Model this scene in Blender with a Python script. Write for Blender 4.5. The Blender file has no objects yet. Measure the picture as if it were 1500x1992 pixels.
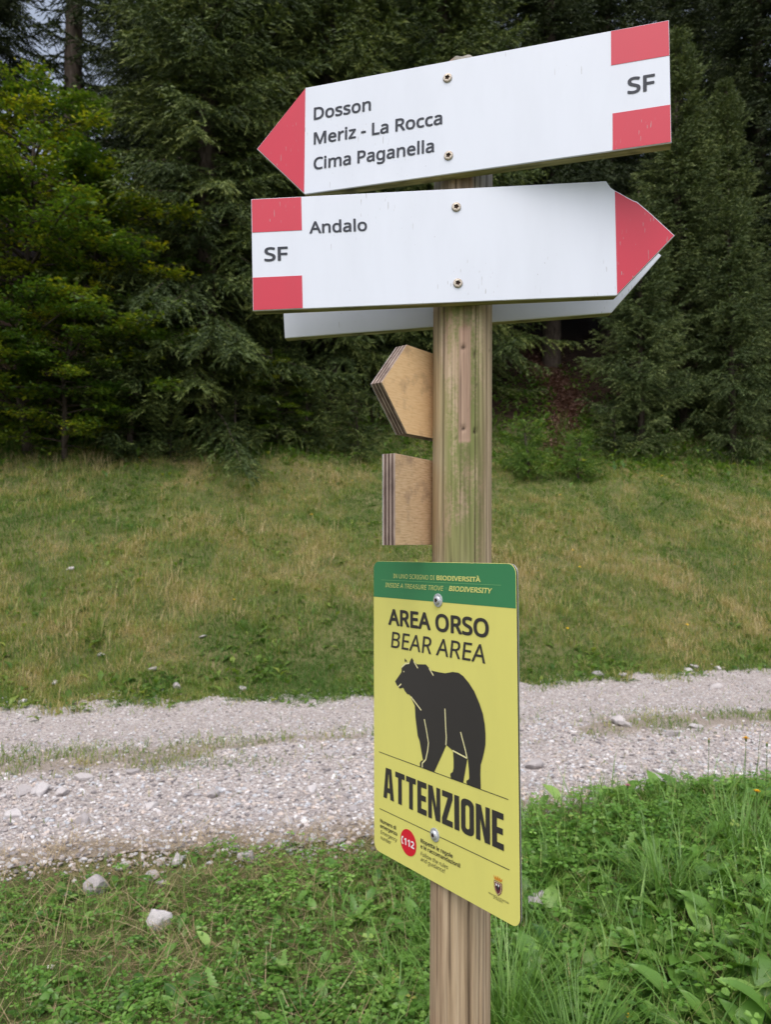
import bpy, bmesh, math, os, random
import numpy as np
from mathutils import Matrix, Vector

random.seed(7)
R_ = np.random.default_rng(11)
SC = bpy.context.scene
COL = SC.collection
rad = math.radians

# ------------------------------------------------------------------ camera, sky, sun, exposure
FPX, CAMZ = 1440.0, 1.5
cd = bpy.data.cameras.new('camera')
cam = bpy.data.objects.new('camera', cd)
COL.objects.link(cam)
cam.location = (0, 0, CAMZ)
cam.rotation_euler = (rad(90 + 2.147), 0, 0)
cd.sensor_fit = 'VERTICAL'
cd.sensor_height = 36.0
cd.lens = FPX / 1992.0 * 36.0
cd.clip_start, cd.clip_end = 0.05, 600
cd.dof.use_dof = True
cd.dof.focus_distance = 1.02
cd.dof.aperture_fstop = 10.0
SC.camera = cam

world = bpy.data.worlds.new('World')
SC.world = world
world.use_nodes = True
wn = world.node_tree
sky = wn.nodes.new('ShaderNodeTexSky')
sky.sky_type = 'NISHITA'
sky.sun_disc = False
SUN_EL, SUN_AZ = 62.0, -174.0      # azimuth from +Y, clockwise: behind the camera
sky.sun_elevation = rad(SUN_EL)
sky.sun_rotation = rad(SUN_AZ)
sky.air_density, sky.dust_density, sky.ozone_density = 1.0, 4.0, 1.0
hz = wn.nodes.new('ShaderNodeHueSaturation')      # overcast: the blue washed most of the way to white
hz.inputs['Saturation'].default_value = 0.55
wn.links.new(sky.outputs[0], hz.inputs['Color'])
wn.links.new(hz.outputs[0], wn.nodes['Background'].inputs[0])
wn.nodes['Background'].inputs[1].default_value = 0.15

sl = bpy.data.lights.new('sun', 'SUN')
sl.energy = 0.9
sl.angle = rad(70)
sl.color = (1.0, 0.98, 0.95)
so = bpy.data.objects.new('sun', sl)
COL.objects.link(so)
sd = Vector((math.sin(rad(SUN_AZ)) * math.cos(rad(SUN_EL)), math.cos(rad(SUN_AZ)) * math.cos(rad(SUN_EL)), math.sin(rad(SUN_EL))))
so.rotation_euler = sd.to_track_quat('Z', 'Y').to_euler()
so.location = sd * 60

SC.view_settings.view_transform = 'Standard'
SC.view_settings.look = 'None'
SC.view_settings.gamma = 1.0
SC.view_settings.use_curve_mapping = False
SC.view_settings.exposure = 0.6
SC.render.engine = 'CYCLES'
SC.cycles.use_denoising = True
SC.cycles.denoising_prefilter = 'NONE'      # keeps the foliage from smearing
SC.cycles.use_adaptive_sampling = False
SC.cycles.sample_clamp_indirect = 4.0
SC.cycles.max_bounces = 8
SC.cycles.transparent_max_bounces = 4

# ------------------------------------------------------------------ helpers
def tag(o, label=None, cat=None, group=None, kind=None):
    if label: o['label'] = label
    if cat: o['category'] = cat
    if group: o['group'] = group
    if kind: o['kind'] = kind
    return o

def link(name, data, parent=None, loc=None):
    o = bpy.data.objects.new(name, data)
    COL.objects.link(o)
    if parent: o.parent = parent
    if loc is not None: o.location = loc
    return o

def np_mesh(name, V, F, mats, attrs=None, midx=None, smooth=False):
    V = np.asarray(V, np.float32); F = np.asarray(F, np.int32)
    me = bpy.data.meshes.new(name)
    k = F.shape[1]
    me.vertices.add(len(V)); me.vertices.foreach_set('co', V.ravel())
    me.loops.add(F.size); me.loops.foreach_set('vertex_index', F.ravel())
    me.polygons.add(len(F)); me.polygons.foreach_set('loop_start', np.arange(len(F), dtype=np.int32) * k)
    for m in (mats if isinstance(mats, (list, tuple)) else [mats]): me.materials.append(m)
    if midx is not None: me.polygons.foreach_set('material_index', np.asarray(midx, np.int32))
    for a, v in (attrs or {}).items():
        me.attributes.new(a, 'FLOAT', 'POINT').data.foreach_set('value', np.asarray(v, np.float32))
    me.polygons.foreach_set('use_smooth', np.full(len(F), smooth))
    me.update(calc_edges=True)
    return me

class Acc:
    """gathers pieces into one mesh"""
    def __init__(s): s.V = []; s.F = []; s.A = {}; s.n = 0; s.M = []
    def add(s, V, F, mat=0, **attrs):
        V = np.asarray(V, np.float32).reshape(-1, 3); F = np.asarray(F, np.int64)
        s.V.append(V); s.F.append(F + s.n); s.n += len(V); s.M.append(np.full(len(F), mat))
        for a, v in attrs.items():
            s.A.setdefault(a, []).append(np.broadcast_to(np.asarray(v, np.float32), (len(V),)))
    def mesh(s, name, mats, smooth=False):
        return np_mesh(name, np.concatenate(s.V), np.concatenate(s.F), mats,
                       {a: np.concatenate(v) for a, v in s.A.items()}, np.concatenate(s.M), smooth)

def _hash(ix, iy, seed):
    h = (ix.astype(np.int64) * 374761393 + iy.astype(np.int64) * 668265263 + seed * 1442695041) & 0xffffffff
    h = ((h ^ (h >> 13)) * 1274126177) & 0xffffffff
    return ((h ^ (h >> 16)) & 0xffff) / 65535.0

def vnoise(x, y, seed=0):
    x = np.asarray(x, float); y = np.asarray(y, float)
    ix, iy = np.floor(x), np.floor(y); fx, fy = x - ix, y - iy
    fx = fx * fx * (3 - 2 * fx); fy = fy * fy * (3 - 2 * fy)
    a = _hash(ix, iy, seed); b = _hash(ix + 1, iy, seed); c = _hash(ix, iy + 1, seed); d = _hash(ix + 1, iy + 1, seed)
    return (a + (b - a) * fx) * (1 - fy) + (c + (d - c) * fx) * fy

def fbm(x, y, seed=0, oct=3):
    s = 0; a = 0.5; t = 0
    for i in range(oct):
        s = s + a * vnoise(np.asarray(x) * 2 ** i, np.asarray(y) * 2 ** i, seed + i * 17); t += a; a *= 0.5
    return s / t

def ss(x):
    x = np.clip(x, 0, 1); return x * x * (3 - 2 * x)

def rotz(a):
    c, s = np.cos(a), np.sin(a); z = np.zeros_like(c); o = np.ones_like(c)
    return np.stack([np.stack([c, -s, z], -1), np.stack([s, c, z], -1), np.stack([z, z, o], -1)], -2)

def rotx(a):
    c, s = np.cos(a), np.sin(a); z = np.zeros_like(c); o = np.ones_like(c)
    return np.stack([np.stack([o, z, z], -1), np.stack([z, c, -s], -1), np.stack([z, s, c], -1)], -2)

def scatter(tv, tf, pos, rot, scale):
    """copies of a template: (N*k,3) vertices and (N*m,3) faces"""
    n, k = len(pos), len(tv)
    scale = np.asarray(scale, float)
    if scale.ndim == 1: scale = scale[:, None]
    v = tv[None] * scale[:, None, :]
    v = np.einsum('nij,nkj->nki', rot, v) + pos[:, None, :]
    f = tf[None] + (np.arange(n) * k)[:, None, None]
    return v.reshape(-1, 3), f.reshape(-1, tf.shape[1])

def blades(pos, az, length, width, bend, lean, nseg=2):
    """curved grass blades: nseg quads and a tip, all triangles"""
    n = len(pos)
    t = np.linspace(0, 1, nseg + 2)
    d = np.stack([np.cos(az), np.sin(az)], -1); side = np.stack([-np.sin(az), np.cos(az)], -1)
    ang = lean[:, None] + bend[:, None] * t[None, :]
    seg = length[:, None] / (nseg + 1)
    h = np.concatenate([np.zeros((n, 1)), np.cumsum(np.sin(ang[:, :-1]) * seg, 1)], 1)
    z = np.concatenate([np.zeros((n, 1)), np.cumsum(np.cos(ang[:, :-1]) * seg, 1)], 1)
    w = width[:, None] * np.where(t < 0.15, 0.75, 1 - t ** 2.2)[None] * 0.5
    cx = pos[:, None, 0] + d[:, None, 0] * h; cy = pos[:, None, 1] + d[:, None, 1] * h; cz = pos[:, None, 2] + z
    m = nseg + 1
    L = np.stack([cx - side[:, None, 0] * w, cy - side[:, None, 1] * w, cz], -1)[:, :m]
    Rr = np.stack([cx + side[:, None, 0] * w, cy + side[:, None, 1] * w, cz], -1)[:, :m]
    T = np.stack([cx, cy, cz], -1)[:, m:]
    V = np.concatenate([L, Rr, T], 1)
    k = V.shape[1]
    f = []
    for i in range(nseg):
        f += [(i, m + i, m + i + 1), (i, m + i + 1, i + 1)]
    f.append((m - 1, 2 * m - 1, 2 * m))
    f = np.array(f)
    F = (f[None] + (np.arange(n) * k)[:, None, None]).reshape(-1, 3)
    return V.reshape(-1, 3), F, np.repeat(np.arange(n), k)

def tube(pts, radii, k=6, cap=True):
    pts = np.asarray(pts, float); radii = np.asarray(radii, float)
    n = len(pts)
    tg = np.gradient(pts, axis=0); tg /= np.linalg.norm(tg, axis=1)[:, None] + 1e-9
    ref = np.array([0.31, 0.17, 0.93]) if abs(tg[0, 2]) < 0.8 else np.array([1.0, 0.1, 0])
    a = np.cross(tg, ref); a /= np.linalg.norm(a, axis=1)[:, None] + 1e-9
    b = np.cross(tg, a)
    th = np.arange(k) * 2 * np.pi / k
    V = pts[:, None] + radii[:, None, None] * (np.cos(th)[None, :, None] * a[:, None] + np.sin(th)[None, :, None] * b[:, None])
    V = V.reshape(-1, 3); F = []
    for i in range(n - 1):
        for j in range(k):
            p, q = i * k + j, i * k + (j + 1) % k
            F += [(p, q, q + k), (p, q + k, p + k)]
    if cap:
        V = np.concatenate([V, pts[-1:]]); c = len(V) - 1
        F += [((n - 1) * k + j, (n - 1) * k + (j + 1) % k, c) for j in range(k)]
    return V, np.array(F)

# ------------------------------------------------------------------ materials
def mat(name):
    m = bpy.data.materials.new(name); m.use_nodes = True
    nt = m.node_tree
    return m, nt, nt.nodes['Principled BSDF']

def N(nt, t, **kw):
    n = nt.nodes.new(t)
    for k, v in kw.items():
        if k.startswith('_'): setattr(n, k[1:], v)
        else: n.inputs[k.replace('__', ' ')].default_value = v
    return n

def ramp(nt, stops, fac=None):
    r = nt.nodes.new('ShaderNodeValToRGB')
    e = r.color_ramp.elements
    while len(e) < len(stops): e.new(0.5)
    for el, (p, c) in zip(e, stops):
        el.position = p
        el.color = (c, c, c, 1) if not hasattr(c, '__len__') else (*c, 1)
    if fac is not None: nt.links.new(fac, r.inputs[0])
    return r

def mixc(nt, fac, a, b, blend='MIX'):
    m = nt.nodes.new('ShaderNodeMix'); m.data_type = 'RGBA'; m.blend_type = blend
    for sock, v in ((m.inputs[0], fac), (m.inputs[6], a), (m.inputs[7], b)):
        if isinstance(v, bpy.types.NodeSocket): nt.links.new(v, sock)
        elif hasattr(v, '__len__'): sock.default_value = (*v, 1)
        else: sock.default_value = v
    return m.outputs[2]

def noise(nt, scale, detail=4, vec=None, rough=0.55, stretch=None):
    n = N(nt, 'ShaderNodeTexNoise', Scale=scale, Detail=detail, Roughness=rough)
    if vec is None:
        vec = nt.nodes.new('ShaderNodeTexCoord').outputs['Object']
    if stretch:
        mp = N(nt, 'ShaderNodeMapping'); mp.inputs['Scale'].default_value = stretch
        nt.links.new(vec, mp.inputs[0]); vec = mp.outputs[0]
    nt.links.new(vec, n.inputs['Vector'])
    return n

def attr(nt, name):
    a = nt.nodes.new('ShaderNodeAttribute'); a.attribute_name = name
    return a.outputs['Fac']

def bump(nt, bs, h, strength=0.3, dist=0.002):
    b = N(nt, 'ShaderNodeBump', Strength=strength, Distance=dist)
    nt.links.new(h, b.inputs['Height']); nt.links.new(b.outputs[0], bs.inputs['Normal'])

def leaf_mat(name, stops, trans=0.4, rough=0.5, spec=0.35):
    m, nt, bs = mat(name)
    c = ramp(nt, stops, attr(nt, 'rnd')).outputs[0]
    nt.links.new(c, bs.inputs['Base Color'])
    bs.inputs['Roughness'].default_value = rough
    bs.inputs['Specular IOR Level'].default_value = spec
    tr = nt.nodes.new('ShaderNodeBsdfTranslucent')
    nt.links.new(mixc(nt, 1.0, c, (1.0, 1.0, 0.45), 'MULTIPLY'), tr.inputs[0])
    mx = N(nt, 'ShaderNodeMixShader'); mx.inputs[0].default_value = trans
    nt.links.new(bs.outputs[0], mx.inputs[1]); nt.links.new(tr.outputs[0], mx.inputs[2])
    nt.links.new(mx.outputs[0], nt.nodes['Material Output'].inputs[0])
    return m

def plain(name, c, rough=0.5, spec=0.5, metal=0.0):
    m, nt, bs = mat(name)
    bs.inputs['Base Color'].default_value = (*c, 1)
    bs.inputs['Roughness'].default_value = rough
    bs.inputs['Specular IOR Level'].default_value = spec
    bs.inputs['Metallic'].default_value = metal
    return m

# painted sheet with faint dirt, specks and a slightly uneven gloss
def paint(name, c, rough=0.35, dirt=(0.12, 0.11, 0.09), amount=0.5, scratch=False):
    m, nt, bs = mat(name)
    co = nt.nodes.new('ShaderNodeTexCoord').outputs['Object']
    sp = noise(nt, 210, 2, co); r1 = ramp(nt, [(0.735, 0.0), (0.76, 1.0)], sp.outputs[0])
    gate = noise(nt, 14, 3, co); r2 = ramp(nt, [(0.5, 0.0), (0.62, amount)], gate.outputs[0])
    mm = N(nt, 'ShaderNodeMath', _operation='MULTIPLY'); nt.links.new(r1.outputs[0], mm.inputs[0]); nt.links.new(r2.outputs[0], mm.inputs[1])
    broad = noise(nt, 16, 5, co, 0.6, (1, 0.25, 1)); r3 = ramp(nt, [(0.42, 0.0), (0.75, 0.22)], broad.outputs[0])
    base = mixc(nt, r3.outputs[0], c, tuple(x * 0.72 + 0.02 for x in c))
    base = mixc(nt, mm.outputs[0], base, dirt)
    if scratch:                                       # short thin scratches in a few places, dirt washed down from the top edge
        mp = N(nt, 'ShaderNodeMapping'); mp.inputs['Rotation'].default_value = (0, 0, 0.35); mp.inputs['Scale'].default_value = (9, 1, 1); nt.links.new(co, mp.inputs[0])
        sn = noise(nt, 55, 1, mp.outputs[0]); r4 = ramp(nt, [(0.70, 0.0), (0.715, 0.7)], sn.outputs[0])
        g2 = noise(nt, 7, 2, co); r5 = ramp(nt, [(0.56, 0.0), (0.62, 1.0)], g2.outputs[0])
        m2 = N(nt, 'ShaderNodeMath', _operation='MULTIPLY'); nt.links.new(r4.outputs[0], m2.inputs[0]); nt.links.new(r5.outputs[0], m2.inputs[1])
        base = mixc(nt, m2.outputs[0], base, (0.33, 0.31, 0.31))
    nt.links.new(base, bs.inputs['Base Color'])
    bs.inputs['Roughness'].default_value = rough
    bs.inputs['Specular IOR Level'].default_value = 0.4
    return m

M = {}
M['white'] = paint('white_board_paint', (0.70, 0.735, 0.83), amount=0.75, scratch=True)
M['red'] = paint('red_paint', (0.57, 0.036, 0.068), scratch=True)
M['ink'] = plain('dark_grey_ink', (0.035, 0.039, 0.055), 0.5, 0.3)
M['yellow'] = paint('yellow_sign_print', (0.735, 0.69, 0.185), 0.3, amount=0.3)
M['green'] = paint('green_sign_print', (0.045, 0.225, 0.095), 0.3, amount=0.3)
M['bear'] = paint('black_sign_print', (0.036, 0.033, 0.034), 0.35, dirt=(0.2, 0.2, 0.2), amount=0.6)
M['ptext'] = plain('pale_yellow_print', (0.68, 0.68, 0.22), 0.35)
M['pline'] = plain('faint_green_print', (0.16, 0.40, 0.16), 0.35)
M['cut'] = plain('cream_line_print', (0.80, 0.74, 0.40), 0.35)
M['sred'] = plain('emergency_red_print', (0.66, 0.012, 0.035), 0.3)
M['swhite'] = plain('white_print', (0.85, 0.85, 0.85), 0.3)
M['maroon'] = plain('maroon_print', (0.16, 0.02, 0.05), 0.35)
M['gold'] = plain('orange_print', (0.62, 0.25, 0.03), 0.35)
M['core'] = plain('dark_panel_core', (0.03, 0.03, 0.033), 0.6)
M['alu'] = plain('aluminium_skin', (0.62, 0.63, 0.65), 0.35, metal=0.6)

def steel():
    m, nt, bs = mat('zinc_steel')
    n = noise(nt, 300, 3)
    nt.links.new(ramp(nt, [(0.3, (0.45, 0.47, 0.50)), (0.7, (0.72, 0.74, 0.78))], n.outputs[0]).outputs[0], bs.inputs['Base Color'])
    bs.inputs['Metallic'].default_value = 0.6; bs.inputs['Roughness'].default_value = 0.5
    return m
M['steel'] = steel()

def brass():
    m, nt, bs = mat('weathered_screw_metal')
    n = noise(nt, 500, 3)
    nt.links.new(ramp(nt, [(0.35, (0.24, 0.17, 0.12)), (0.6, (0.60, 0.54, 0.46))], n.outputs[0]).outputs[0], bs.inputs['Base Color'])
    bs.inputs['Metallic'].default_value = 0.45; bs.inputs['Roughness'].default_value = 0.45
    return m
M['screw'] = brass()
M['rust'] = plain('rusty_hole', (0.05, 0.025, 0.015), 0.9)

# algae-stained plywood edge
def ply_edge():
    m, nt, bs = mat('algae_board_edge')
    n = noise(nt, 40, 5, stretch=(0.35, 1, 3)); n2 = noise(nt, 16, 4)
    c = ramp(nt, [(0.3, (0.10, 0.10, 0.04)), (0.5, (0.25, 0.24, 0.10)), (0.7, (0.42, 0.38, 0.20))], n.outputs[0]).outputs[0]
    d = ramp(nt, [(0.55, 0.0), (0.68, 0.8)], n2.outputs[0]).outputs[0]
    nt.links.new(mixc(nt, d, c, (0.05, 0.05, 0.03)), bs.inputs['Base Color'])
    bs.inputs['Roughness'].default_value = 0.85; bs.inputs['Specular IOR Level'].default_value = 0.15
    return m
M['edge'] = ply_edge()

def plyface(name, a, b, c, stain):
    m, nt, bs = mat(name)
    g = noise(nt, 60, 6, stretch=(1, 9, 1), rough=0.65)
    col = ramp(nt, [(0.28, a), (0.5, b), (0.75, c)], g.outputs[0]).outputs[0]
    n2 = noise(nt, 30, 5, rough=0.6)
    st = ramp(nt, [(0.52, 0.0), (0.72, 0.75)], n2.outputs[0]).outputs[0]
    nt.links.new(mixc(nt, st, col, stain), bs.inputs['Base Color'])
    bs.inputs['Roughness'].default_value = 0.7; bs.inputs['Specular IOR Level'].default_value = 0.2
    bump(nt, bs, g.outputs[0], 0.25, 0.001)
    return m
M['ply_a'] = plyface('orange_plywood_face', (0.64, 0.40, 0.20), (0.76, 0.51, 0.275), (0.80, 0.57, 0.335), (0.36, 0.23, 0.14))
M['ply_b'] = plyface('brown_plywood_face', (0.44, 0.27, 0.145), (0.62, 0.42, 0.25), (0.72, 0.53, 0.36), (0.25, 0.165, 0.12))
def plain_noise(name, a, b, scale=40, stretch=None, rough=0.8):
    m, nt, bs = mat(name)
    n = noise(nt, scale, 5, stretch=stretch)
    nt.links.new(ramp(nt, [(0.3, a), (0.7, b)], n.outputs[0]).outputs[0], bs.inputs['Base Color'])
    bs.inputs['Roughness'].default_value = rough; bs.inputs['Specular IOR Level'].default_value = 0.2
    bump(nt, bs, n.outputs[0], 0.3, 0.003)
    return m
M['ply_dark'] = plain_noise('dark_ply_layer', (0.035, 0.022, 0.022), (0.13, 0.08, 0.065), 90, (1, .3, 1))
M['ply_light'] = plain_noise('pale_ply_layer', (0.18, 0.13, 0.11), (0.42, 0.34, 0.29), 90, (1, .3, 1))

# weathered round pine post
def post_wood():
    m, nt, bs = mat('weathered_pine_post')
    co = nt.nodes.new('ShaderNodeTexCoord').outputs['Object']
    sep = nt.nodes.new('ShaderNodeSeparateXYZ'); nt.links.new(co, sep.inputs[0])
    z = sep.outputs[2]
    def zr(stops):
        mr = N(nt, 'ShaderNodeMapRange'); mr.inputs[1].default_value = 0.8; mr.inputs[2].default_value = 2.2
        nt.links.new(z, mr.inputs[0]); return ramp(nt, [((p - 0.8) / 1.4, c) for p, c in stops], mr.outputs[0]).outputs[0]
    g = noise(nt, 85, 7, co, 0.68, (1, 1, 0.028))
    g2 = noise(nt, 330, 3, co, 0.6, (1, 1, 0.02))
    fresh = ramp(nt, [(0.28, (0.23, 0.155, 0.095)), (0.48, (0.43, 0.32, 0.215)), (0.72, (0.60, 0.475, 0.34))], g.outputs[0]).outputs[0]
    grey = ramp(nt, [(0.28, (0.17, 0.155, 0.14)), (0.5, (0.36, 0.345, 0.33)), (0.72, (0.52, 0.51, 0.50))], g.outputs[0]).outputs[0]
    base = mixc(nt, zr([(1.82, 0.0), (1.9, 0.85)]), fresh, grey)
    low = ramp(nt, [(0.28, (0.21, 0.135, 0.085)), (0.5, (0.44, 0.315, 0.21)), (0.72, (0.60, 0.46, 0.33))], g.outputs[0]).outputs[0]
    base = mixc(nt, zr([(0.98, 0.85), (1.25, 0.0)]), base, low)
    # pinkish streak of heartwood
    pk = noise(nt, 16, 3, co, 0.5, (1, 1, 0.16))
    base = mixc(nt, ramp(nt, [(0.56, 0.0), (0.62, 0.55)], pk.outputs[0]).outputs[0], base, (0.37, 0.21, 0.14))
    # algae film, heavier high on the camera side
    al = noise(nt, 22, 6, co, 0.65, (1, 1, 0.22)); fine = noise(nt, 240, 3, co)
    s = N(nt, 'ShaderNodeMath', _operation='MULTIPLY_ADD'); nt.links.new(fine.outputs[0], s.inputs[0]); s.inputs[1].default_value = 0.22
    nt.links.new(al.outputs[0], s.inputs[2])
    am = ramp(nt, [(0.46, 0.0), (0.58, 0.92)], s.outputs[0]).outputs[0]
    side = N(nt, 'ShaderNodeMapRange'); side.inputs[1].default_value = -0.029; side.inputs[2].default_value = 0.056
    nt.links.new(sep.outputs[0], side.inputs[0])
    sm = ramp(nt, [(0.10, 0.25), (0.25, 1.0), (0.66, 1.0), (0.86, 0.15)], side.outputs[0]).outputs[0]
    zm = zr([(1.12, 0.10), (1.36, 0.65), (1.56, 1.0), (1.84, 1.0), (1.88, 0.15)])
    def mul(a, b):
        q = N(nt, 'ShaderNodeMath', _operation='MULTIPLY'); nt.links.new(a, q.inputs[0]); nt.links.new(b, q.inputs[1]); return q.outputs[0]
    inv = N(nt, 'ShaderNodeMath', _operation='SUBTRACT'); inv.inputs[0].default_value = 1.0; nt.links.new(attr(nt, 'bare'), inv.inputs[1])
    am = mul(mul(mul(am, sm), zm), inv.outputs[0])
    acol = ramp(nt, [(0.3, (0.12, 0.15, 0.045)), (0.7, (0.29, 0.31, 0.115))], g.outputs[0]).outputs[0]
    base = mixc(nt, am, base, acol)
    base = mixc(nt, mul(attr(nt, 'bare'), attr(nt, 'bare')), base, mixc(nt, 0.45, (0.46, 0.30, 0.235), base))
    base = mixc(nt, attr(nt, 'crack'), base, (0.045, 0.028, 0.02))  # cracks darkened in colour: dirt, plus painted shade for their depth
    fg = ramp(nt, [(0.33, 0.70), (0.52, 1.0)], g2.outputs[0]).outputs[0]
    nt.links.new(mixc(nt, 1.0, base, fg, 'MULTIPLY'), bs.inputs['Base Color'])
    bs.inputs['Roughness'].default_value = 0.8; bs.inputs['Specular IOR Level'].default_value = 0.2
    bump(nt, bs, g2.outputs[0], 0.5, 0.0012)
    return m
M['post'] = post_wood()

# ground sheet: soil, thatch, moss by noise; needle litter under the trees has the canopy's shade painted into its colour
def ground_mat():
    m, nt, bs = mat('soil_and_thatch')
    co = nt.nodes.new('ShaderNodeTexCoord').outputs['Object']
    a = noise(nt, 0.9, 5, co); b = noise(nt, 9, 5, co, 0.65); c = noise(nt, 70, 4, co, 0.7)
    c1 = ramp(nt, [(0.3, (0.10, 0.11, 0.04)), (0.55, (0.19, 0.17, 0.08)), (0.75, (0.31, 0.25, 0.15))], b.outputs[0]).outputs[0]
    c2 = ramp(nt, [(0.3, (0.05, 0.075, 0.022)), (0.7, (0.125, 0.14, 0.048))], c.outputs[0]).outputs[0]
    col = mixc(nt, ramp(nt, [(0.4, 0.25), (0.6, 0.75)], a.outputs[0]).outputs[0], c1, c2)
    shaded_litter = ramp(nt, [(0.25, (0.012, 0.008, 0.005)), (0.5, (0.028, 0.017, 0.012)), (0.75, (0.055, 0.032, 0.023))], c.outputs[0]).outputs[0]
    col = mixc(nt, attr(nt, 'litter'), col, shaded_litter)
    pl = ramp(nt, [(0.25, (0.05, 0.026, 0.019)), (0.5, (0.12, 0.062, 0.048)), (0.75, (0.24, 0.135, 0.105))], c.outputs[0]).outputs[0]
    col = mixc(nt, attr(nt, 'path'), col, pl)
    nt.links.new(col, bs.inputs['Base Color'])
    bs.inputs['Roughness'].default_value = 0.95; bs.inputs['Specular IOR Level'].default_value = 0.1
    bump(nt, bs, c.outputs[0], 0.8, 0.02)
    return m
M['ground'] = ground_mat()

def track_mat():
    m, nt, bs = mat('crushed_limestone')
    co = nt.nodes.new('ShaderNodeTexCoord').outputs['Object']
    v = N(nt, 'ShaderNodeTexVoronoi', Scale=75.0); nt.links.new(co, v.inputs['Vector'])
    b = noise(nt, 3, 5, co); c = noise(nt, 160, 4, co, 0.7)
    sepc = nt.nodes.new('ShaderNodeSeparateColor'); nt.links.new(v.outputs['Color'], sepc.inputs[0])
    sx = nt.nodes.new('ShaderNodeAttribute'); sx.attribute_name = 'turf'
    c1 = ramp(nt, [(0.1, (0.23, 0.20, 0.185)), (0.5, (0.45, 0.395, 0.38)), (0.9, (0.67, 0.62, 0.605))], sepc.outputs[0]).outputs[0]
    c2 = ramp(nt, [(0.3, (0.21, 0.175, 0.155)), (0.7, (0.46, 0.41, 0.39))], c.outputs[0]).outputs[0]
    col = mixc(nt, ramp(nt, [(0.35, 0.25), (0.65, 0.65)], b.outputs[0]).outputs[0], c1, c2)
    col = mixc(nt, sx.outputs['Fac'], col, ramp(nt, [(0.3, (0.13, 0.10, 0.065)), (0.7, (0.33, 0.265, 0.19))], c.outputs[0]).outputs[0])
    nt.links.new(col, bs.inputs['Base Color'])
    bs.inputs['Roughness'].default_value = 0.95; bs.inputs['Specular IOR Level'].default_value = 0.15
    bump(nt, bs, v.outputs['Distance'], 0.8, 0.012)
    return m
M['track'] = track_mat()

def stone_mat(name, stops, sc=30):
    m, nt, bs = mat(name)
    n = noise(nt, sc, 5, rough=0.65)
    c = ramp(nt, stops, attr(nt, 'rnd')).outputs[0]
    f = ramp(nt, [(0.3, 0.66), (0.6, 1.0)], n.outputs[0]).outputs[0]
    nt.links.new(mixc(nt, 1.0, c, f, 'MULTIPLY'), bs.inputs['Base Color'])
    bs.inputs['Roughness'].default_value = 0.9; bs.inputs['Specular IOR Level'].default_value = 0.2
    bump(nt, bs, n.outputs[0], 0.5, 0.006)
    return m
ST = [(0.0, (0.17, 0.155, 0.16)), (0.2, (0.36, 0.325, 0.32)), (0.42, (0.59, 0.53, 0.52)), (0.6, (0.62, 0.51, 0.44)), (0.78, (0.49, 0.505, 0.545)), (1.0, (0.82, 0.78, 0.775))]
M['gravel'] = stone_mat('pale_gravel', ST)
M['stone'] = stone_mat('limestone', [(0.0, (0.40, 0.365, 0.365)), (0.5, (0.55, 0.505, 0.50)), (1.0, (0.66, 0.63, 0.635))], 22)
M['grass'] = leaf_mat('verge_grass', [(0.0, (0.055, 0.12, 0.02)), (0.45, (0.15, 0.27, 0.05)), (0.8, (0.29, 0.41, 0.10)), (1.0, (0.46, 0.43, 0.20))], 0.45, 0.5)
M['lush'] = leaf_mat('lush_grass', [(0.0, (0.075, 0.165, 0.03)), (0.6, (0.165, 0.32, 0.06)), (1.0, (0.30, 0.46, 0.12))], 0.38, 0.38, 0.5)
M['clover'] = leaf_mat('clover_leaf', [(0.0, (0.05, 0.135, 0.02)), (0.45, (0.135, 0.29, 0.044)), (0.8, (0.26, 0.45, 0.09)), (1.0, (0.42, 0.42, 0.11))], 0.38, 0.38, 0.5)
M['dande'] = leaf_mat('dandelion_leaf', [(0.0, (0.05, 0.135, 0.024)), (0.45, (0.14, 0.285, 0.05)), (1.0, (0.33, 0.50, 0.14))], 0.38, 0.38, 0.5)
M['straw'] = leaf_mat('dry_straw', [(0.0, (0.17, 0.115, 0.06)), (0.5, (0.32, 0.235, 0.125)), (1.0, (0.46, 0.37, 0.22))], 0.15, 0.7)
M['meadow'] = leaf_mat('meadow_grass', [(0.0, (0.085, 0.18, 0.03)), (0.25, (0.175, 0.275, 0.052)), (0.5, (0.31, 0.345, 0.095)), (0.75, (0.44, 0.37, 0.155)), (1.0, (0.58, 0.46, 0.26))], 0.45, 0.5)
M['herb'] = leaf_mat('meadow_herb', [(0.0, (0.06, 0.135, 0.025)), (0.6, (0.16, 0.27, 0.05)), (1.0, (0.36, 0.42, 0.09))], 0.45, 0.5)
M['litter'] = leaf_mat('fallen_leaves', [(0.0, (0.075, 0.04, 0.032)), (0.5, (0.19, 0.105, 0.085)), (1.0, (0.36, 0.23, 0.19))], 0.1, 0.8, 0.15)
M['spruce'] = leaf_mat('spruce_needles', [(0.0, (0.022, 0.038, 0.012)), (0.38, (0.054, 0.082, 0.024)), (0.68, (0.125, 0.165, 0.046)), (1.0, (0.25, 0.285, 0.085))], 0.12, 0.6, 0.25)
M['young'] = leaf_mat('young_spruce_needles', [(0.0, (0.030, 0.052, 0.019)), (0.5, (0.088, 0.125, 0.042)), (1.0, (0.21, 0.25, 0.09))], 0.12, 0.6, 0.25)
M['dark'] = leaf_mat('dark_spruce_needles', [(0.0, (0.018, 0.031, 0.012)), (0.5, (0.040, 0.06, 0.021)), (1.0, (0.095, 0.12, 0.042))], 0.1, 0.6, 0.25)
M['beech'] = leaf_mat('beech_leaves', [(0.0, (0.045, 0.10, 0.015)), (0.4, (0.105, 0.18, 0.02)), (0.7, (0.27, 0.31, 0.022)), (1.0, (0.52, 0.45, 0.03))], 0.4, 0.5)
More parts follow.
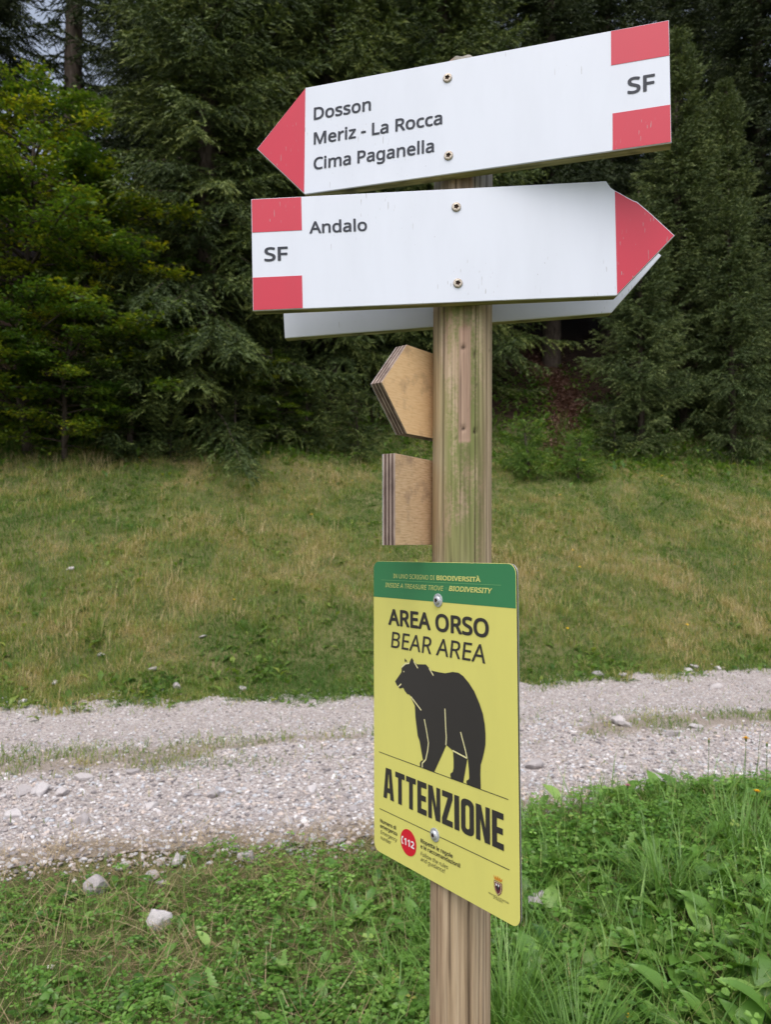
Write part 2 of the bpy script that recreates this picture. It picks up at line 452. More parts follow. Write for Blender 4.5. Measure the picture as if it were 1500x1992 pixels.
M['bark'] = plain_noise('spruce_bark', (0.035, 0.026, 0.020), (0.11, 0.088, 0.072), 14, (1, 1, 0.3), 0.9)
M['twig'] = plain_noise('grey_twig', (0.05, 0.042, 0.035), (0.14, 0.12, 0.10), 20, None, 0.9)
M['petal'] = plain('yellow_petals', (0.75, 0.43, 0.012), 0.6, 0.2)
M['cpetal'] = plain('white_petals', (0.72, 0.70, 0.62), 0.6, 0.2)
M['ppetal'] = plain('pink_petals', (0.50, 0.16, 0.24), 0.6, 0.2)
M['stem'] = plain('green_stem', (0.09, 0.15, 0.04), 0.6, 0.2)

# ------------------------------------------------------------------ terrain
SK = 0.24                                       # the track runs off at a slant: t is the distance across it
def tt(x, y): return y - SK * x
def H(x, y):
    x = np.asarray(x, float); y = np.asarray(y, float)
    t = tt(x, y)
    z = 0.03 * (fbm(x * 1.3, y * 1.3, 3) - 0.5) * ss((t - 7.4) / -0.2 + 1)
    bank = ss((x - 0.3) / 1.0) * ss((y - 0.6) / 1.5) * (1 - ss((y - 3.5 - 0.10 * np.clip(x, 0, 5)) / 0.8))
    z = z + 0.20 * bank
    inr = ss((t - 3.8) / 0.5) * (1 - ss((t - 7.2) / 0.6))
    rut = np.exp(-((t - 4.75) / 0.42) ** 2) + np.exp(-((t - 6.6) / 0.45) ** 2)
    z = z - inr * (0.03 * rut + 0.01) + inr * 0.02 * (fbm(x * 2.1, y * 2.1, 9) - 0.5)
    m = np.maximum(t - 7.35, 0)
    z = z + 0.425 * (np.sqrt(m * m + 0.5) - math.sqrt(0.5)) + 0.25 * np.maximum(m - 8.6, 0) - 0.45 * np.maximum(m - 34, 0)
    z = z + ss(m / 1.5) * (0.26 * (fbm(x * 0.55, y * 0.55, 21) - 0.5) + 0.10 * (fbm(x * 2.2, y * 2.2, 31, 2) - 0.5))
    return z

def axis_pts(lo, hi, fine_lo, fine_hi, step, coarse):
    a = np.arange(fine_lo, fine_hi, step)
    g = [fine_lo]; s = step
    while g[-1] > lo: s = min(s * 1.25, coarse); g.append(g[-1] - s)
    h = [fine_hi]; s = step
    while h[-1] < hi: s = min(s * 1.25, coarse); h.append(h[-1] + s)
    return np.unique(np.concatenate([np.array(g)[::-1], a, h]))

xs = axis_pts(-120, 120, -8, 9, 0.13, 6); ys = axis_pts(-60, 160, 0.5, 18, 0.13, 6)
X, Y = np.meshgrid(xs, ys)
Z = H(X, Y)
nx, ny = len(xs), len(ys)
idx = np.arange(nx * ny).reshape(ny, nx)
F = np.stack([idx[:-1, :-1], idx[:-1, 1:], idx[1:, 1:], idx[1:, :-1]], -1).reshape(-1, 4)
T_ = tt(X, Y)
shaded_litter = ss((T_ - 16.2 + 2.0 * (fbm(X * 0.8, Y * 0.8, 5) - 0.5)) / 1.6)
# the needle-covered path that comes down out of the wood on the right
pathx = 4.35 + 0.16 * (T_ - 17) + 0.25 * np.sin(T_ * 1.1)
pth = np.exp(-((X - pathx) / 0.42) ** 2) * ss((T_ - 15.8) / 0.5) * (1 - ss((T_ - 21) / 3)) * ss((fbm(X * 3, Y * 3, 6) - 0.2) / 0.3)
o = link('ground', np_mesh('ground', np.stack([X, Y, Z], -1).reshape(-1, 3), F, M['ground'], {'litter': shaded_litter.ravel(), 'path': pth.ravel()}, smooth=True))
tag(o, kind='structure')

# gravel track: a sheet just above the ground with ragged edges
us = np.concatenate([np.arange(-40, -6, 1.0), np.arange(-6, 8, 0.08), np.arange(8, 60, 1.0)])
def edge_near(x): return 3.98 + 0.30 * (fbm(x * 0.9, x * 0 + 2, 41) - 0.5) + 0.16 * (fbm(x * 5, x * 0, 43) - 0.5) - 0.10 * ss((-x) / 2) - 0.1
def edge_far(x): return 7.48 + 0.50 * (fbm(x * 0.8, x * 0 + 7, 47) - 0.5) + 0.34 * (fbm(x * 5, x * 0 + 3, 49) - 0.5)
vs = np.linspace(0, 1, 52)
U_, W_ = np.meshgrid(us, vs)
TT = edge_near(U_) * (1 - W_) + edge_far(U_) * W_
YY = TT + SK * U_
ZZ = H(U_, YY) + 0.006
n1, n2 = len(us), len(vs)
idx = np.arange(n1 * n2).reshape(n2, n1)
F = np.stack([idx[:-1, :-1], idx[:-1, 1:], idx[1:, 1:], idx[1:, :-1]], -1).reshape(-1, 4)
turf = ss((np.exp(-((TT - 5.62) / 0.30) ** 2) * ss((fbm(U_ * 0.9, TT * 2, 61) - 0.34) / 0.16) - 0.25) / 0.5) * 0.55
turf = np.maximum(turf, 0.7 * (1 - ss((TT - edge_near(U_) - 0.02 - 0.5 * (fbm(U_ * 2.5, TT * 2.5, 62) - 0.4)) / 0.3)))
track = link('gravel_track', np_mesh('gravel_track', np.stack([U_, YY, ZZ], -1).reshape(-1, 3), F, M['track'], {'turf': turf.ravel()}, smooth=True))
tag(track, kind='structure')

# ------------------------------------------------------------------ the signpost
base = np.array([0.0934, 1.02, 0.0]); AX = np.array([0.007837, 0.0, 1.0])
SP = link('trail_signpost', None, loc=tuple(base))
tag(SP, 'round wooden post carrying white and red arrow boards above a yellow bear warning sign', 'signpost')
PR = 0.0408

def post_mesh():
    k = 126; zs = np.concatenate([np.arange(-0.25, 0.8, 0.03), np.arange(0.8, 2.138, 0.0042), [2.138]])
    th = np.arange(k) * 2 * np.pi / k                     # th measured from the camera side, + to the right
    TH, ZZ = np.meshgrid(th, zs)
    D = np.where(TH > np.pi, TH - 2 * np.pi, TH)
    r = np.full_like(TH, PR)
    crack = np.zeros_like(TH); bare = np.zeros_like(TH)
    rg = np.random.default_rng(5)
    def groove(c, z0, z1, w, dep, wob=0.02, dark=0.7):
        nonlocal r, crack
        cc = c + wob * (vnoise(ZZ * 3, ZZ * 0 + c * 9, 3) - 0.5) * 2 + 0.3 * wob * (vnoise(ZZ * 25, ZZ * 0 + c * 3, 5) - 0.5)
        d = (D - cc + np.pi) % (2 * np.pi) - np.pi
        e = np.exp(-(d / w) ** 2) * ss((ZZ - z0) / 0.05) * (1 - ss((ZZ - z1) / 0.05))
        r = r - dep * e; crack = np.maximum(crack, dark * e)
    for i in range(60):
        c = rg.uniform(-np.pi, np.pi); z0 = rg.uniform(0.3, 1.9)
        groove(c, z0, z0 + rg.uniform(0.25, 1.1), rg.uniform(0.013, 0.022), rg.uniform(0.0004, 0.0010), 0.03, rg.uniform(0.2, 0.7))
    groove(0.34, 1.38, 1.86, 0.02, 0.0014, 0.02, 0.85)      # long check right of the bare patch
    groove(-0.72, 1.1, 1.95, 0.02, 0.0010, 0.02, 0.6)
    groove(0.06, 1.45, 1.80, 0.017, 0.0012, 0.02, 0.75)
    groove(-0.42, 0.9, 1.45, 0.025, 0.0014, 0.05, 0.8)
    groove(0.22, 0.2, 1.03, 0.035, 0.005, 0.06, 0.9)       # open shake low on the post
    groove(0.55, 0.2, 1.02, 0.02, 0.0016, 0.05, 0.7)
    for i in range(9): groove(-1.0 + i * 0.22 + rg.uniform(-.05, .05), 1.86, 2.2, 0.022, 0.0012, 0.015, 0.85)
    # where an older board sat: clean wood, cut slightly flat
    inp = ss((D + 0.235) / 0.02) * (1 - ss((D - 0.17 - 0.03 * (vnoise(ZZ * 12, ZZ * 0, 8) - .5)) / 0.02)) * ss((ZZ - 1.628) / 0.004) * (1 - ss((ZZ - 1.782) / 0.004))
    bare = np.maximum(bare, inp); r = r - 0.0011 * inp
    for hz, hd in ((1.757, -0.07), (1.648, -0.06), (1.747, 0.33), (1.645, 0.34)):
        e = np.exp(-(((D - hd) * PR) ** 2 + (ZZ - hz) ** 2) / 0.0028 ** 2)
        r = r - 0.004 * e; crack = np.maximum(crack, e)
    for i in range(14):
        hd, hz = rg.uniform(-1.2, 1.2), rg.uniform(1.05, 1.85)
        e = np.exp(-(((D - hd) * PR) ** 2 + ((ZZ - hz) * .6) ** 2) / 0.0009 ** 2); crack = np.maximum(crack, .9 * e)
    r = r * (1 + 0.006 * (fbm(TH * 2, ZZ * 2, 6) - 0.5))
    V = np.stack([np.sin(TH) * r + AX[0] * ZZ, -np.cos(TH) * r, ZZ], -1).reshape(-1, 3)
    nz = len(zs)
    idx = np.arange(nz * k).reshape(nz, k); nxt = np.roll(idx, -1, 1)
    F = np.stack([idx[:-1], nxt[:-1], nxt[1:], idx[1:]], -1).reshape(-1, 4)
    cr = crack.ravel(); br = bare.ravel()
    # rounded, chamfered head
    head = []
    for hz, hr in ((2.148, 0.0392), (2.158, 0.0345), (2.166, 0.026), (2.170, 0.014), (2.1705, 0.001)):
        head.append(np.stack([np.sin(th) * hr + AX[0] * hz, -np.cos(th) * hr, hz + 0.0012 * np.sin(th * 9) * (hr > .01)], -1))
    hv = np.concatenate(head); n0 = len(V)
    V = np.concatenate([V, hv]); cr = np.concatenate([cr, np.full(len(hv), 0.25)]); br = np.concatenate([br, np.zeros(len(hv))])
    ring = lambda i: idx[-1] if i < 0 else n0 + i * k + np.arange(k)
    for i in range(5):
        a, b = ring(i - 1), ring(i)
        F = np.concatenate([F, np.stack([a, np.roll(a, -1), np.roll(b, -1), b], -1)])
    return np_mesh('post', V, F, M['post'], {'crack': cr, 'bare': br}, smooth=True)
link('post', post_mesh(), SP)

def frame(name, O, psi, tilt, parent=SP):
    """an Empty-free board frame: x along the board, y up, z out of its face"""
    p, q = rad(psi), rad(tilt)
    Rv = Vector((math.cos(p), -math.sin(p), 0)); Nv = Vector((-math.sin(p), -math.cos(p), 0)); Uv = Vector((0, 0, 1))
    lean = Vector(AX).normalized()
    Rv = (Rv - lean * Rv.dot(lean)).normalized(); Uv = lean; Nv = Rv.cross(Uv)
    c, s = math.cos(q), math.sin(q)
    a = Rv * c + Uv * s; b = -Rv * s + Uv * c
    mt = Matrix(((a.x, b.x, Nv.x), (a.y, b.y, Nv.y), (a.z, b.z, Nv.z))).to_4x4()
    mt.translation = Vector(O) - Vector(base)
    return mt

def inset(poly, d):
    P = np.array(poly, float); n = len(P); out = []
    area = 0.5 * np.sum(P[:, 0] * np.roll(P[:, 1], -1) - np.roll(P[:, 0], -1) * P[:, 1]); sg = 1 if area > 0 else -1
    for i in range(n):
        e1 = P[i] - P[i - 1]; e2 = P[(i + 1) % n] - P[i]
        e1 /= np.linalg.norm(e1) + 1e-12; e2 /= np.linalg.norm(e2) + 1e-12
        n1 = np.array([-e1[1], e1[0]]) * sg; n2 = np.array([-e2[1], e2[0]]) * sg
        b = n1 + n2; L = np.linalg.norm(b)
        b = b / L if L > 1e-6 else n1
        out.append(P[i] + b * d / max(0.4, b.dot(n1)))
    return np.array(out)

def prism(poly, layers, mats, name):
    """stack of outline rings: layers = [(z, inset, material of the band below)], front first; last entry closes the back"""
    bm = bmesh.new(); n = len(poly)
    rings = []
    for z, d, *_ in layers:
        q = inset(poly, d) if d else np.array(poly, float)
        rings.append([bm.verts.new((x, y, z)) for x, y in q])
    f = bm.faces.new(rings[0]); f.material_index = layers[0][2]
    if f.normal.z < 0 or True: f.normal_update()
    for i in range(len(rings) - 1):
        for j in range(n):
            g = bm.faces.new((rings[i][j], rings[i + 1][j], rings[i + 1][(j + 1) % n], rings[i][(j + 1) % n])); g.material_index = layers[i + 1][2]
    g = bm.faces.new(rings[-1][::-1]); g.material_index = 0 if len(layers[-1]) < 4 else layers[-1][3]
    bmesh.ops.recalc_face_normals(bm, faces=bm.faces)
    me = bpy.data.meshes.new(name); bm.to_mesh(me); bm.free()
    for m_ in mats: me.materials.append(m_)
    return me

def part(name, me, parent, mt=None):
    o = link(name, me, parent)
    if mt is not None: o.matrix_basis = mt
    return o

def sheet(name, poly, material, parent, z=0.0004):
    return part(name, prism(poly, [(z, 0, 0), (-0.0006, 0, 0)], [material], name), parent)

FONT = None
try:
    FONT = bpy.data.fonts.load(os.path.join(bpy.utils.system_resource('DATAFILES'), 'fonts', 'NotoSansHebrew-Regular.woff2'))
except Exception:
    pass

def text_raw(s, offset, shear=0.0):
    c = bpy.data.curves.new('lettering', 'FONT'); c.body = s
    if FONT: c.font = FONT
    c.shear = shear; c.offset = offset; c.resolution_u = 4
    ob = bpy.data.objects.new('lettering', c); COL.objects.link(ob)
    bpy.context.view_layer.update()
    me = bpy.data.meshes.new_from_object(ob.evaluated_get(bpy.context.evaluated_depsgraph_get()))
    bpy.data.objects.remove(ob); bpy.data.curves.remove(c)
    return me

CAP = {}
def text(s, u0, u1, v, cap, material, parent, bold=0.0, shear=0.0, z=0.0005):
    """a line of print from u0 to u1 on baseline v with capitals of height cap; bold thickens the strokes (in em)"""
    me = text_raw(s, 0.0, shear)
    co = np.zeros(len(me.vertices) * 3, np.float32); me.vertices.foreach_get('co', co); co = co.reshape(-1, 3)
    me.calc_loop_triangles()
    tr = np.zeros(len(me.loop_triangles) * 3, np.int32); me.loop_triangles.foreach_get('vertices', tr); tr = tr.reshape(-1, 3)
    bpy.data.meshes.remove(me)
    if 'y' not in CAP:
        h = text_raw('H', 0.0); q = np.zeros(len(h.vertices) * 3, np.float32); h.vertices.foreach_get('co', q); q = q.reshape(-1, 3)
        CAP['y'] = (q[:, 1].min(), q[:, 1].max()); bpy.data.meshes.remove(h)
    y0, y1 = CAP['y']; k_ = 0.727 / (y1 - y0); co = co * k_; y0, y1 = y0 * k_ - bold, y1 * k_ + bold
    x0, x1 = co[:, 0].min() - bold, co[:, 0].max() + bold
    offs = [(0, 0)] + ([(bold * math.cos(a), bold * math.sin(a)) for a in np.arange(0, 6.28, math.pi / 6)] + [(bold * .5, 0), (-bold * .5, 0)] if bold else [])
    A = Acc()
    for i, (ox, oy) in enumerate(offs):
        A.add(np.stack([u0 + (co[:, 0] + ox - x0) * (u1 - u0) / (x1 - x0), v + (co[:, 1] + oy - y0) * cap / (y1 - y0), np.full(len(co), z + i * 6e-6)], -1), tr)
    return part('lettering', A.mesh('lettering', [material]), parent)

def fill2d(name, loops, material, parent, z):
    """flat print from closed outlines; inner outlines are holes"""
    c = bpy.data.curves.new(name, 'CURVE'); c.dimensions = '2D'; c.fill_mode = 'BOTH'
    for lp in loops:
        sp = c.splines.new('POLY'); sp.points.add(len(lp) - 1)
        for p_, (x, y) in zip(sp.points, lp): p_.co = (x, y, 0, 1)
        sp.use_cyclic_u = True
    ob = bpy.data.objects.new(name, c); COL.objects.link(ob)
    bpy.context.view_layer.update()
    me = bpy.data.meshes.new_from_object(ob.evaluated_get(bpy.context.evaluated_depsgraph_get()))
    bpy.data.objects.remove(ob); bpy.data.curves.remove(c)
    for v in me.vertices: v.co.z = z
    me.materials.clear(); me.materials.append(material); me.name = name
    return part(name, me, parent)

def screw(parent, u, v, rr=0.0062, material=None, hole=True):
    """pan-head screw with a star socket"""
    k = 20; th = np.arange(k) * 2 * np.pi / k
    A = Acc()
    star = 0.0030 * (1 + 0.22 * np.cos(th * 5))
    prof = [(rr, 0.0002), (rr, 0.0011), (rr * 0.86, 0.0021), (rr * 0.62, 0.0024)]
    rings = [np.stack([np.cos(th) * r_, np.sin(th) * r_, np.full(k, z_)], -1) for r_, z_ in prof]
    rings.append(np.stack([np.cos(th) * star * rr / 0.0062, np.sin(th) * star * rr / 0.0062, np.full(k, 0.0023)], -1))
    rings.append(np.stack([np.cos(th) * star * .9 * rr / 0.0062, np.sin(th) * star * .9 * rr / 0.0062, np.full(k, 0.0006)], -1))
    V = np.concatenate(rings); F = []
    for i in range(len(rings) - 1):
        for j in range(k):
            a, b = i * k + j, i * k + (j + 1) % k
            F += [(a, b, b + k), (a, b + k, a + k)]
    F = np.array(F)
    A.add(V[:5 * k], F[:8 * k], 0)
    cap = np.concatenate([rings[-2], rings[-1], [[0, 0, 0.0006]]])
    f2 = []
    for j in range(k):
        a, b = j, (j + 1) % k
        f2 += [(a, b, b + k), (a, b + k, a + k), (a + k, b + k, 2 * k)]
    A.add(cap, f2, 1)
    o = part('screw', A.mesh('screw', [material or M['screw'], M['rust']], False), parent)
    o.location = (u, v, 0)
    return o

BOARD_T = 0.018
def arrow_board(poly, O, psi, tilt, label):
    me = prism(poly, [(0, 0.0006, 0), (-0.0006, 0, 0), (-0.0022, 0, 0), (-BOARD_T + .001, 0, 1), (-BOARD_T, 0.0008, 1)], [M['white'], M['edge']], 'arrow_board')
    o = part('arrow_board', me, SP, frame('b', O, psi, tilt))
    tag(o, label)
    return o

# board pointing left
b1 = arrow_board([(-0.2155, 0.0055), (0.2690, 0.0060), (0.2672, 0.1597), (-0.2160, 0.1592), (-0.2915, 0.0818)],
                 (0.0918, 0.9638, 1.9801), 17, 0, 'topmost arrow board, its red tip pointing left, three place names')
sheet('red_tip', [(-0.2163, 0.0075), (-0.2163, 0.1578), (-0.2900, 0.0818)], M['red'], b1)
sheet('red_band', [(0.1990, 0.1150), (0.2673, 0.1150), (0.2666, 0.1588), (0.1990, 0.1588)], M['red'], b1)
sheet('red_band', [(0.2005, 0.0068), (0.2684, 0.0068), (0.2679, 0.0532), (0.2005, 0.0532)], M['red'], b1)
BO = 0.024
text('Dosson', -0.2028, -0.1178, 0.1100, 0.0178, M['ink'], b1, BO)
text('Meriz - La Rocca', -0.2024, -0.0171, 0.0745, 0.0175, M['ink'], b1, BO)
text('Cima Paganella', -0.2022, -0.0282, 0.0382, 0.0175, M['ink'], b1, BO)
text('SF', 0.2183, 0.2506, 0.0746, 0.0207, M['ink'], b1, 0.027)
screw(b1, -0.0102, 0.1362); screw(b1, -0.0083, 0.0302)

# board pointing right, its upper corner broken away
b2 = arrow_board([(-0.2845, -0.0676), (0.1945, -0.0677), (0.2717, 0.0077), (0.2421, 0.0386), (0.2254, 0.0548), (0.2215, 0.0562), (0.2139, 0.0606), (0.2040, 0.0672), (0.1965, 0.0716), (0.1920, 0.0752), (0.1892, 0.0795), (0.1866, 0.0841), (-0.2840, 0.0839)],
                 (0.1052, 0.9613, 1.88), 3, 1.94, 'arrow board with a chipped upper corner, its red tip pointing right')
sheet('red_tip', [(0.1950, -0.0662), (0.2702, 0.0077), (0.2412, 0.0378), (0.2245, 0.0536), (0.2210, 0.0550), (0.2134, 0.0594), (0.2036, 0.0660), (0.1972, 0.0700)], M['red'], b2)
sheet('red_band', [(-0.2832, 0.0382), (-0.2162, 0.0382), (-0.2162, 0.0831), (-0.2832, 0.0831)], M['red'], b2)
sheet('red_band', [(-0.2837, -0.0668), (-0.2174, -0.0668), (-0.2174, -0.0230), (-0.2837, -0.0230)], M['red'], b2)
text('SF', -0.2676, -0.2358, -0.0018, 0.0189, M['ink'], b2, 0.027)
text('Andalo', -0.2062, -0.1289, 0.0331, 0.0163, M['ink'], b2, BO)
screw(b2, -0.0100, 0.0592); screw(b2, -0.0110, -0.0426)

# board on the back of the post: only its lower margin shows below the other
b3 = arrow_board([(-0.2591, 0.0), (0.2149, 0.0), (0.2905, 0.0765), (0.2149, 0.151), (-0.2591, 0.151)],
                 (0.1095, 1.0619, 1.8120), 4, 3.8, 'white arrow board fixed to the back of the post, mostly hidden')

# two small plywood boards on the post's far left side, seen from behind
def ply_board(poly, O, phi, face, label):
    ph = rad(phi)
    D_ = Vector((math.sin(ph), math.cos(ph), 0)); Nv = Vector((math.cos(ph), -math.sin(ph), 0)); Uv = Vector((0, 0, 1))
    mt = Matrix(((D_.x, Uv.x, Nv.x), (D_.y, Uv.y, Nv.y), (D_.z, Uv.z, Nv.z))).to_4x4()
    mt.translation = Vector(O) - Vector(base)
    t = 0.0026; L = [(0, 0.0003, 0)]; z = 0
    for i in range(7):
        ins = 0.0 if i % 2 == 0 else 0.0005
        L += [(z - 0.0001 if i else -0.0003, ins, 1 + i % 2)]
        z -= t if i else 0.0028
        L += [(z, ins, 1 + i % 2)]
    L += [(z - 0.0006, 0.0002, 3, 3)]
    me = prism(poly, L, [face, M['ply_light'], M['ply_dark'], M['white']], 'plywood_board')
    # plies: odd layers are cross-grain and darker
    o = part('plywood_board', me, SP, mt); tag(o, label)
    return o
b4 = ply_board([(-0.1272, 0.0028), (-0.0735, -0.0578), (0.105, -0.0578), (0.105, 0.0628), (-0.0735, 0.0628)], (0.0751, 1.0457, 1.7), 39, M['ply_a'], 'pointed plywood board seen from its bare orange back')
b5 = ply_board([(-0.1134, -0.0570), (0.065, -0.0570), (0.12, 0.002), (0.065, 0.0607), (-0.1134, 0.0607)], (0.0707, 1.041, 1.55), 31, M['ply_b'], 'square-ended plywood board seen from its bare brown back')

# bear warning sign
def rounded(u0, v0, u1, v1, r, n=7):
    P = []
    for cx, cy, a0 in ((u1 - r, v1 - r, 0), (u0 + r, v1 - r, 90), (u0 + r, v0 + r, 180), (u1 - r, v0 + r, 270)):
        for i in range(n): a = rad(a0 + 90 * i / (n - 1)); P.append((cx + r * math.cos(a), cy + r * math.sin(a)))
    return P
bs_poly = rounded(-0.1420, -0.2022, 0.1475, 0.2196, 0.0125)
bs = part('warning_sign', prism(bs_poly, [(0, 0.0002, 0), (-0.0005, 0, 0), (-0.0007, 0.0002, 1), (-0.0032, 0.0002, 1), (-0.0038, 0, 2, 2)], [M['yellow'], M['core'], M['alu']], 'warning_sign'), SP, frame('s', (0.0673, 0.9934, 1.2503), 53.5, 1.0))
tag(bs, 'yellow bear warning sign with a green header')
hd = [(-0.1416, 0.1667), (0.1471, 0.1667)] + [p_ for p_ in rounded(-0.1416, 0.0, 0.1471, 0.2192, 0.0122) if p_[1] > 0.1]
sheet('green_header', hd, M['green'], bs, 0.0002)
Zp = 0.0005
text('IN UNO SCRIGNO DI', -0.0927, -0.0007, 0.1957, 0.0062, M['ptext'], bs, 0.0, z=Zp)
text('BIODIVERSITÀ', 0.0034, 0.0878, 0.1958, 0.0062, M['ptext'], bs, 0.034, z=Zp)
text('INSIDE A TREASURE TROVE', -0.1125, 0.0175, 0.1820, 0.0064, M['ptext'], bs, 0.0, 0.2, z=Zp)
text('=', 0.0205, 0.0250, 0.1826, 0.0055, M['pline'], bs, 0.0, 0.2, z=Zp)
text('BIODIVERSITY', 0.0282, 0.1081, 0.1824, 0.0066, M['ptext'], bs, 0.030, 0.2, z=Zp)
def bar(u0, v0, u1, v1, w, material, name='rule', z=Zp):
    d = np.array([u1 - u0, v1 - v0]); d /= np.linalg.norm(d); q = np.array([-d[1], d[0]]) * w / 2
    P = [np.array((u0, v0)) - q, np.array((u1, v1)) - q, np.array((u1, v1)) + q, np.array((u0, v0)) + q]
    return fill2d(name, [P], material, bs, z)
bar(-0.1226, 0.1922, 0.1231, 0.1932, 0.0007, M['pline'])
text('AREA ORSO', -0.1051, 0.1017, 0.1278, 0.0234, M['bear'], bs, 0.034, z=Zp)
text('BEAR AREA', -0.0988, 0.0947, 0.0960, 0.0228, M['bear'], bs, 0.008, 0.13, z=Zp)
bar(-0.1288, -0.0587, 0.1314, -0.0587, 0.0009, M['bear'])
bar(-0.1276, -0.1398, 0.1320, -0.1398, 0.0009, M['bear'])

def condensed(word, u0, u1, v0, v1, material):
    G = {'A': 1.08, 'T': 0.92, 'E': 0.84, 'N': 1.06, 'Z': 0.90, 'I': 0.40, 'O': 1.02}
    gap = 0.14; S = 0.36; hz = 0.175
    tot = sum(G[c] for c in word) + gap * (len(word) - 1); sx = (u1 - u0) / tot; h = v1 - v0
    loops = []; x = 0
    def P(pts): loops.append([(u0 + (x + a) * sx, v0 + b * h) for a, b in pts])
    def rr(w, y0, y1, x0, r, ry):
        out = []
        for cx, cy, a0 in ((w - x0 - r, y1 - ry, 0), (x0 + r, y1 - ry, 90), (x0 + r, y0 + ry, 180), (w - x0 - r, y0 + ry, 270)):
            for i in range(6): a = rad(a0 + 18 * i); out.append((cx + r * math.cos(a), cy + ry * math.sin(a)))
        return out
    for c in word:
        w = G[c]
        if c == 'A':
            P([(0, 0), (0.36, 0), (0.41, 0.2), (w - .41, 0.2), (w - .36, 0), (w, 0), (w - .26, 1), (.26, 1)])
            P([(0.445, 0.36), (w - .445, 0.36), (w / 2 + .02, 0.80), (w / 2 - .02, 0.80)])
        elif c == 'T': P([(w / 2 - S / 2, 0), (w / 2 + S / 2, 0), (w / 2 + S / 2, 1 - hz), (w, 1 - hz), (w, 1), (0, 1), (0, 1 - hz), (w / 2 - S / 2, 1 - hz)])
        elif c == 'E': P([(0, 0), (w, 0), (w, hz), (S, hz), (S, .415), (w * .93, .415), (w * .93, .585), (S, .585), (S, 1 - hz), (w, 1 - hz), (w, 1), (0, 1)])
        elif c == 'N': P([(0, 0), (.33, 0), (.33, .62), (w - .40, 0), (w, 0), (w, 1), (w - .33, 1), (w - .33, .38), (.40, 1), (0, 1)])
        elif c == 'Z': P([(0, 0), (w, 0), (w, hz), (.40, hz), (w, 1 - hz), (w, 1), (.02, 1), (.02, 1 - hz), (w - .40, 1 - hz), (0, hz)])
        elif c == 'I': P([(0, 0), (w, 0), (w, 1), (0, 1)])
        elif c == 'O':
            P(rr(w, -0.01, 1.01, 0, .40, .17)); P(rr(w, .16, .84, .35, .15, .075))
        x += w + gap
    return fill2d('lettering', loops, material, bs, Zp)
condensed('ATTENZIONE', -0.1181, 0.1234, -0.1209, -0.0776, M['bear'])

bear = [(-0.0893, 0.0486), (-0.0743, 0.0637), (-0.0737, 0.0706), (-0.0675, 0.0759), (-0.0595, 0.0792), (-0.0561, 0.078), (-0.0551, 0.081), (-0.0509, 0.0866), (-0.0457, 0.0821), (-0.0396, 0.0790), (-0.02, 0.0811), (-0.0127, 0.0767), (-0.0088, 0.0744), (0.0060, 0.0741), (0.0197, 0.0744), (0.0343, 0.0781), (0.0456, 0.0785), (0.0543, 0.0755), (0.0651, 0.0682), (0.0745, 0.0594), (0.0838, 0.0458), (0.0898, 0.034), (0.0929, 0.0218), (0.0941, 0.0079), (0.0936, -0.0030), (0.0912, -0.0120), (0.088, -0.0218), (0.0849, -0.0291), (0.0843, -0.0417), (0.0849, -0.0587), (0.0603, -0.0587), (0.0588, -0.0567), (0.0593, -0.0542), (0.0625, -0.0524), (0.0641, -0.0501), (0.0637, -0.0408), (0.0622, -0.0282), (0.0611, -0.0262), (0.0528, -0.0587), (0.0295, -0.0587), (0.0284, -0.055), (0.0289, -0.0527), (0.033, -0.0498), (0.0348, -0.0446), (0.0349, -0.0343), (0.0339, -0.0227), (0.0208, -0.018), (0.0137, -0.03), (-0.0042, -0.0587), (-0.0336, -0.0587), (-0.034, -0.0535), (-0.031, -0.0497), (-0.0273, -0.0484), (-0.0309, -0.0365), (-0.0346, -0.0232), (-0.0383, -0.0182), (-0.0432, 0.0061), (-0.0444, 0.0218), (-0.0559, 0.0351), (-0.0612, 0.0351), (-0.0664, 0.0383), (-0.0704, 0.0426), (-0.0785, 0.0401), (-0.0812, 0.0419), (-0.0784, 0.0439), (-0.0839, 0.0428)]
fill2d('bear_emblem', [bear], M['bear'], bs, Zp)
fill2d('bear_emblem', [[(-0.0665, 0.0793), (-0.0666, 0.0842), (-0.0608, 0.0803)]], M['bear'], bs, Zp)
Zc = 0.0008
def strokes(loops, w):
    polys = []
    for pts in loops:
        P = np.array(pts, float); d = np.gradient(P, axis=0); d /= np.linalg.norm(d, axis=1)[:, None]; q = np.stack([-d[:, 1], d[:, 0]], -1) * w / 2
        ww = np.ones(len(P))[:, None]
        polys.append(list(map(tuple, np.concatenate([P - q * ww, (P + q * ww)[::-1]]))))
    for p_ in polys: fill2d('bear_outline', [p_], M['cut'], bs, Zc)
strokes([[(-0.0561, 0.0785), (-0.0648, 0.0765), (-0.0737, 0.0706)], [(-0.0458, 0.0823), (-0.0371, 0.0739)], [(-0.0130, 0.0769), (-0.0038, 0.0682)], [(-0.0815, 0.0422), (-0.0745, 0.0474)], [(-0.0530, 0.0332), (-0.0300, 0.0179)],
         [(-0.0236, 0.0073), (-0.0188, -0.0081), (-0.0150, -0.0225), (-0.0168, -0.0330), (-0.0211, -0.0462), (-0.0255, -0.0500), (-0.0284, -0.0525), (-0.0286, -0.0583)],
         [(0.019, 0.0285), (0.0203, 0.0054), (0.0214, -0.0079), (0.0205, -0.0184)], [(0.0491, 0.0042), (0.058, -0.0173), (0.0611, -0.0262)], [(0.0336, -0.0224), (0.0611, -0.0262)]], 0.0019)
def disc(u, v, r, n=40, ry=None): return [(u + r * math.cos(2 * math.pi * i / n), v + (ry or r) * math.sin(2 * math.pi * i / n)) for i in range(n)]
fill2d('bear_eye', [disc(-0.0684, 0.0653, 0.0011, 12)], M['cut'], bs, Zc)

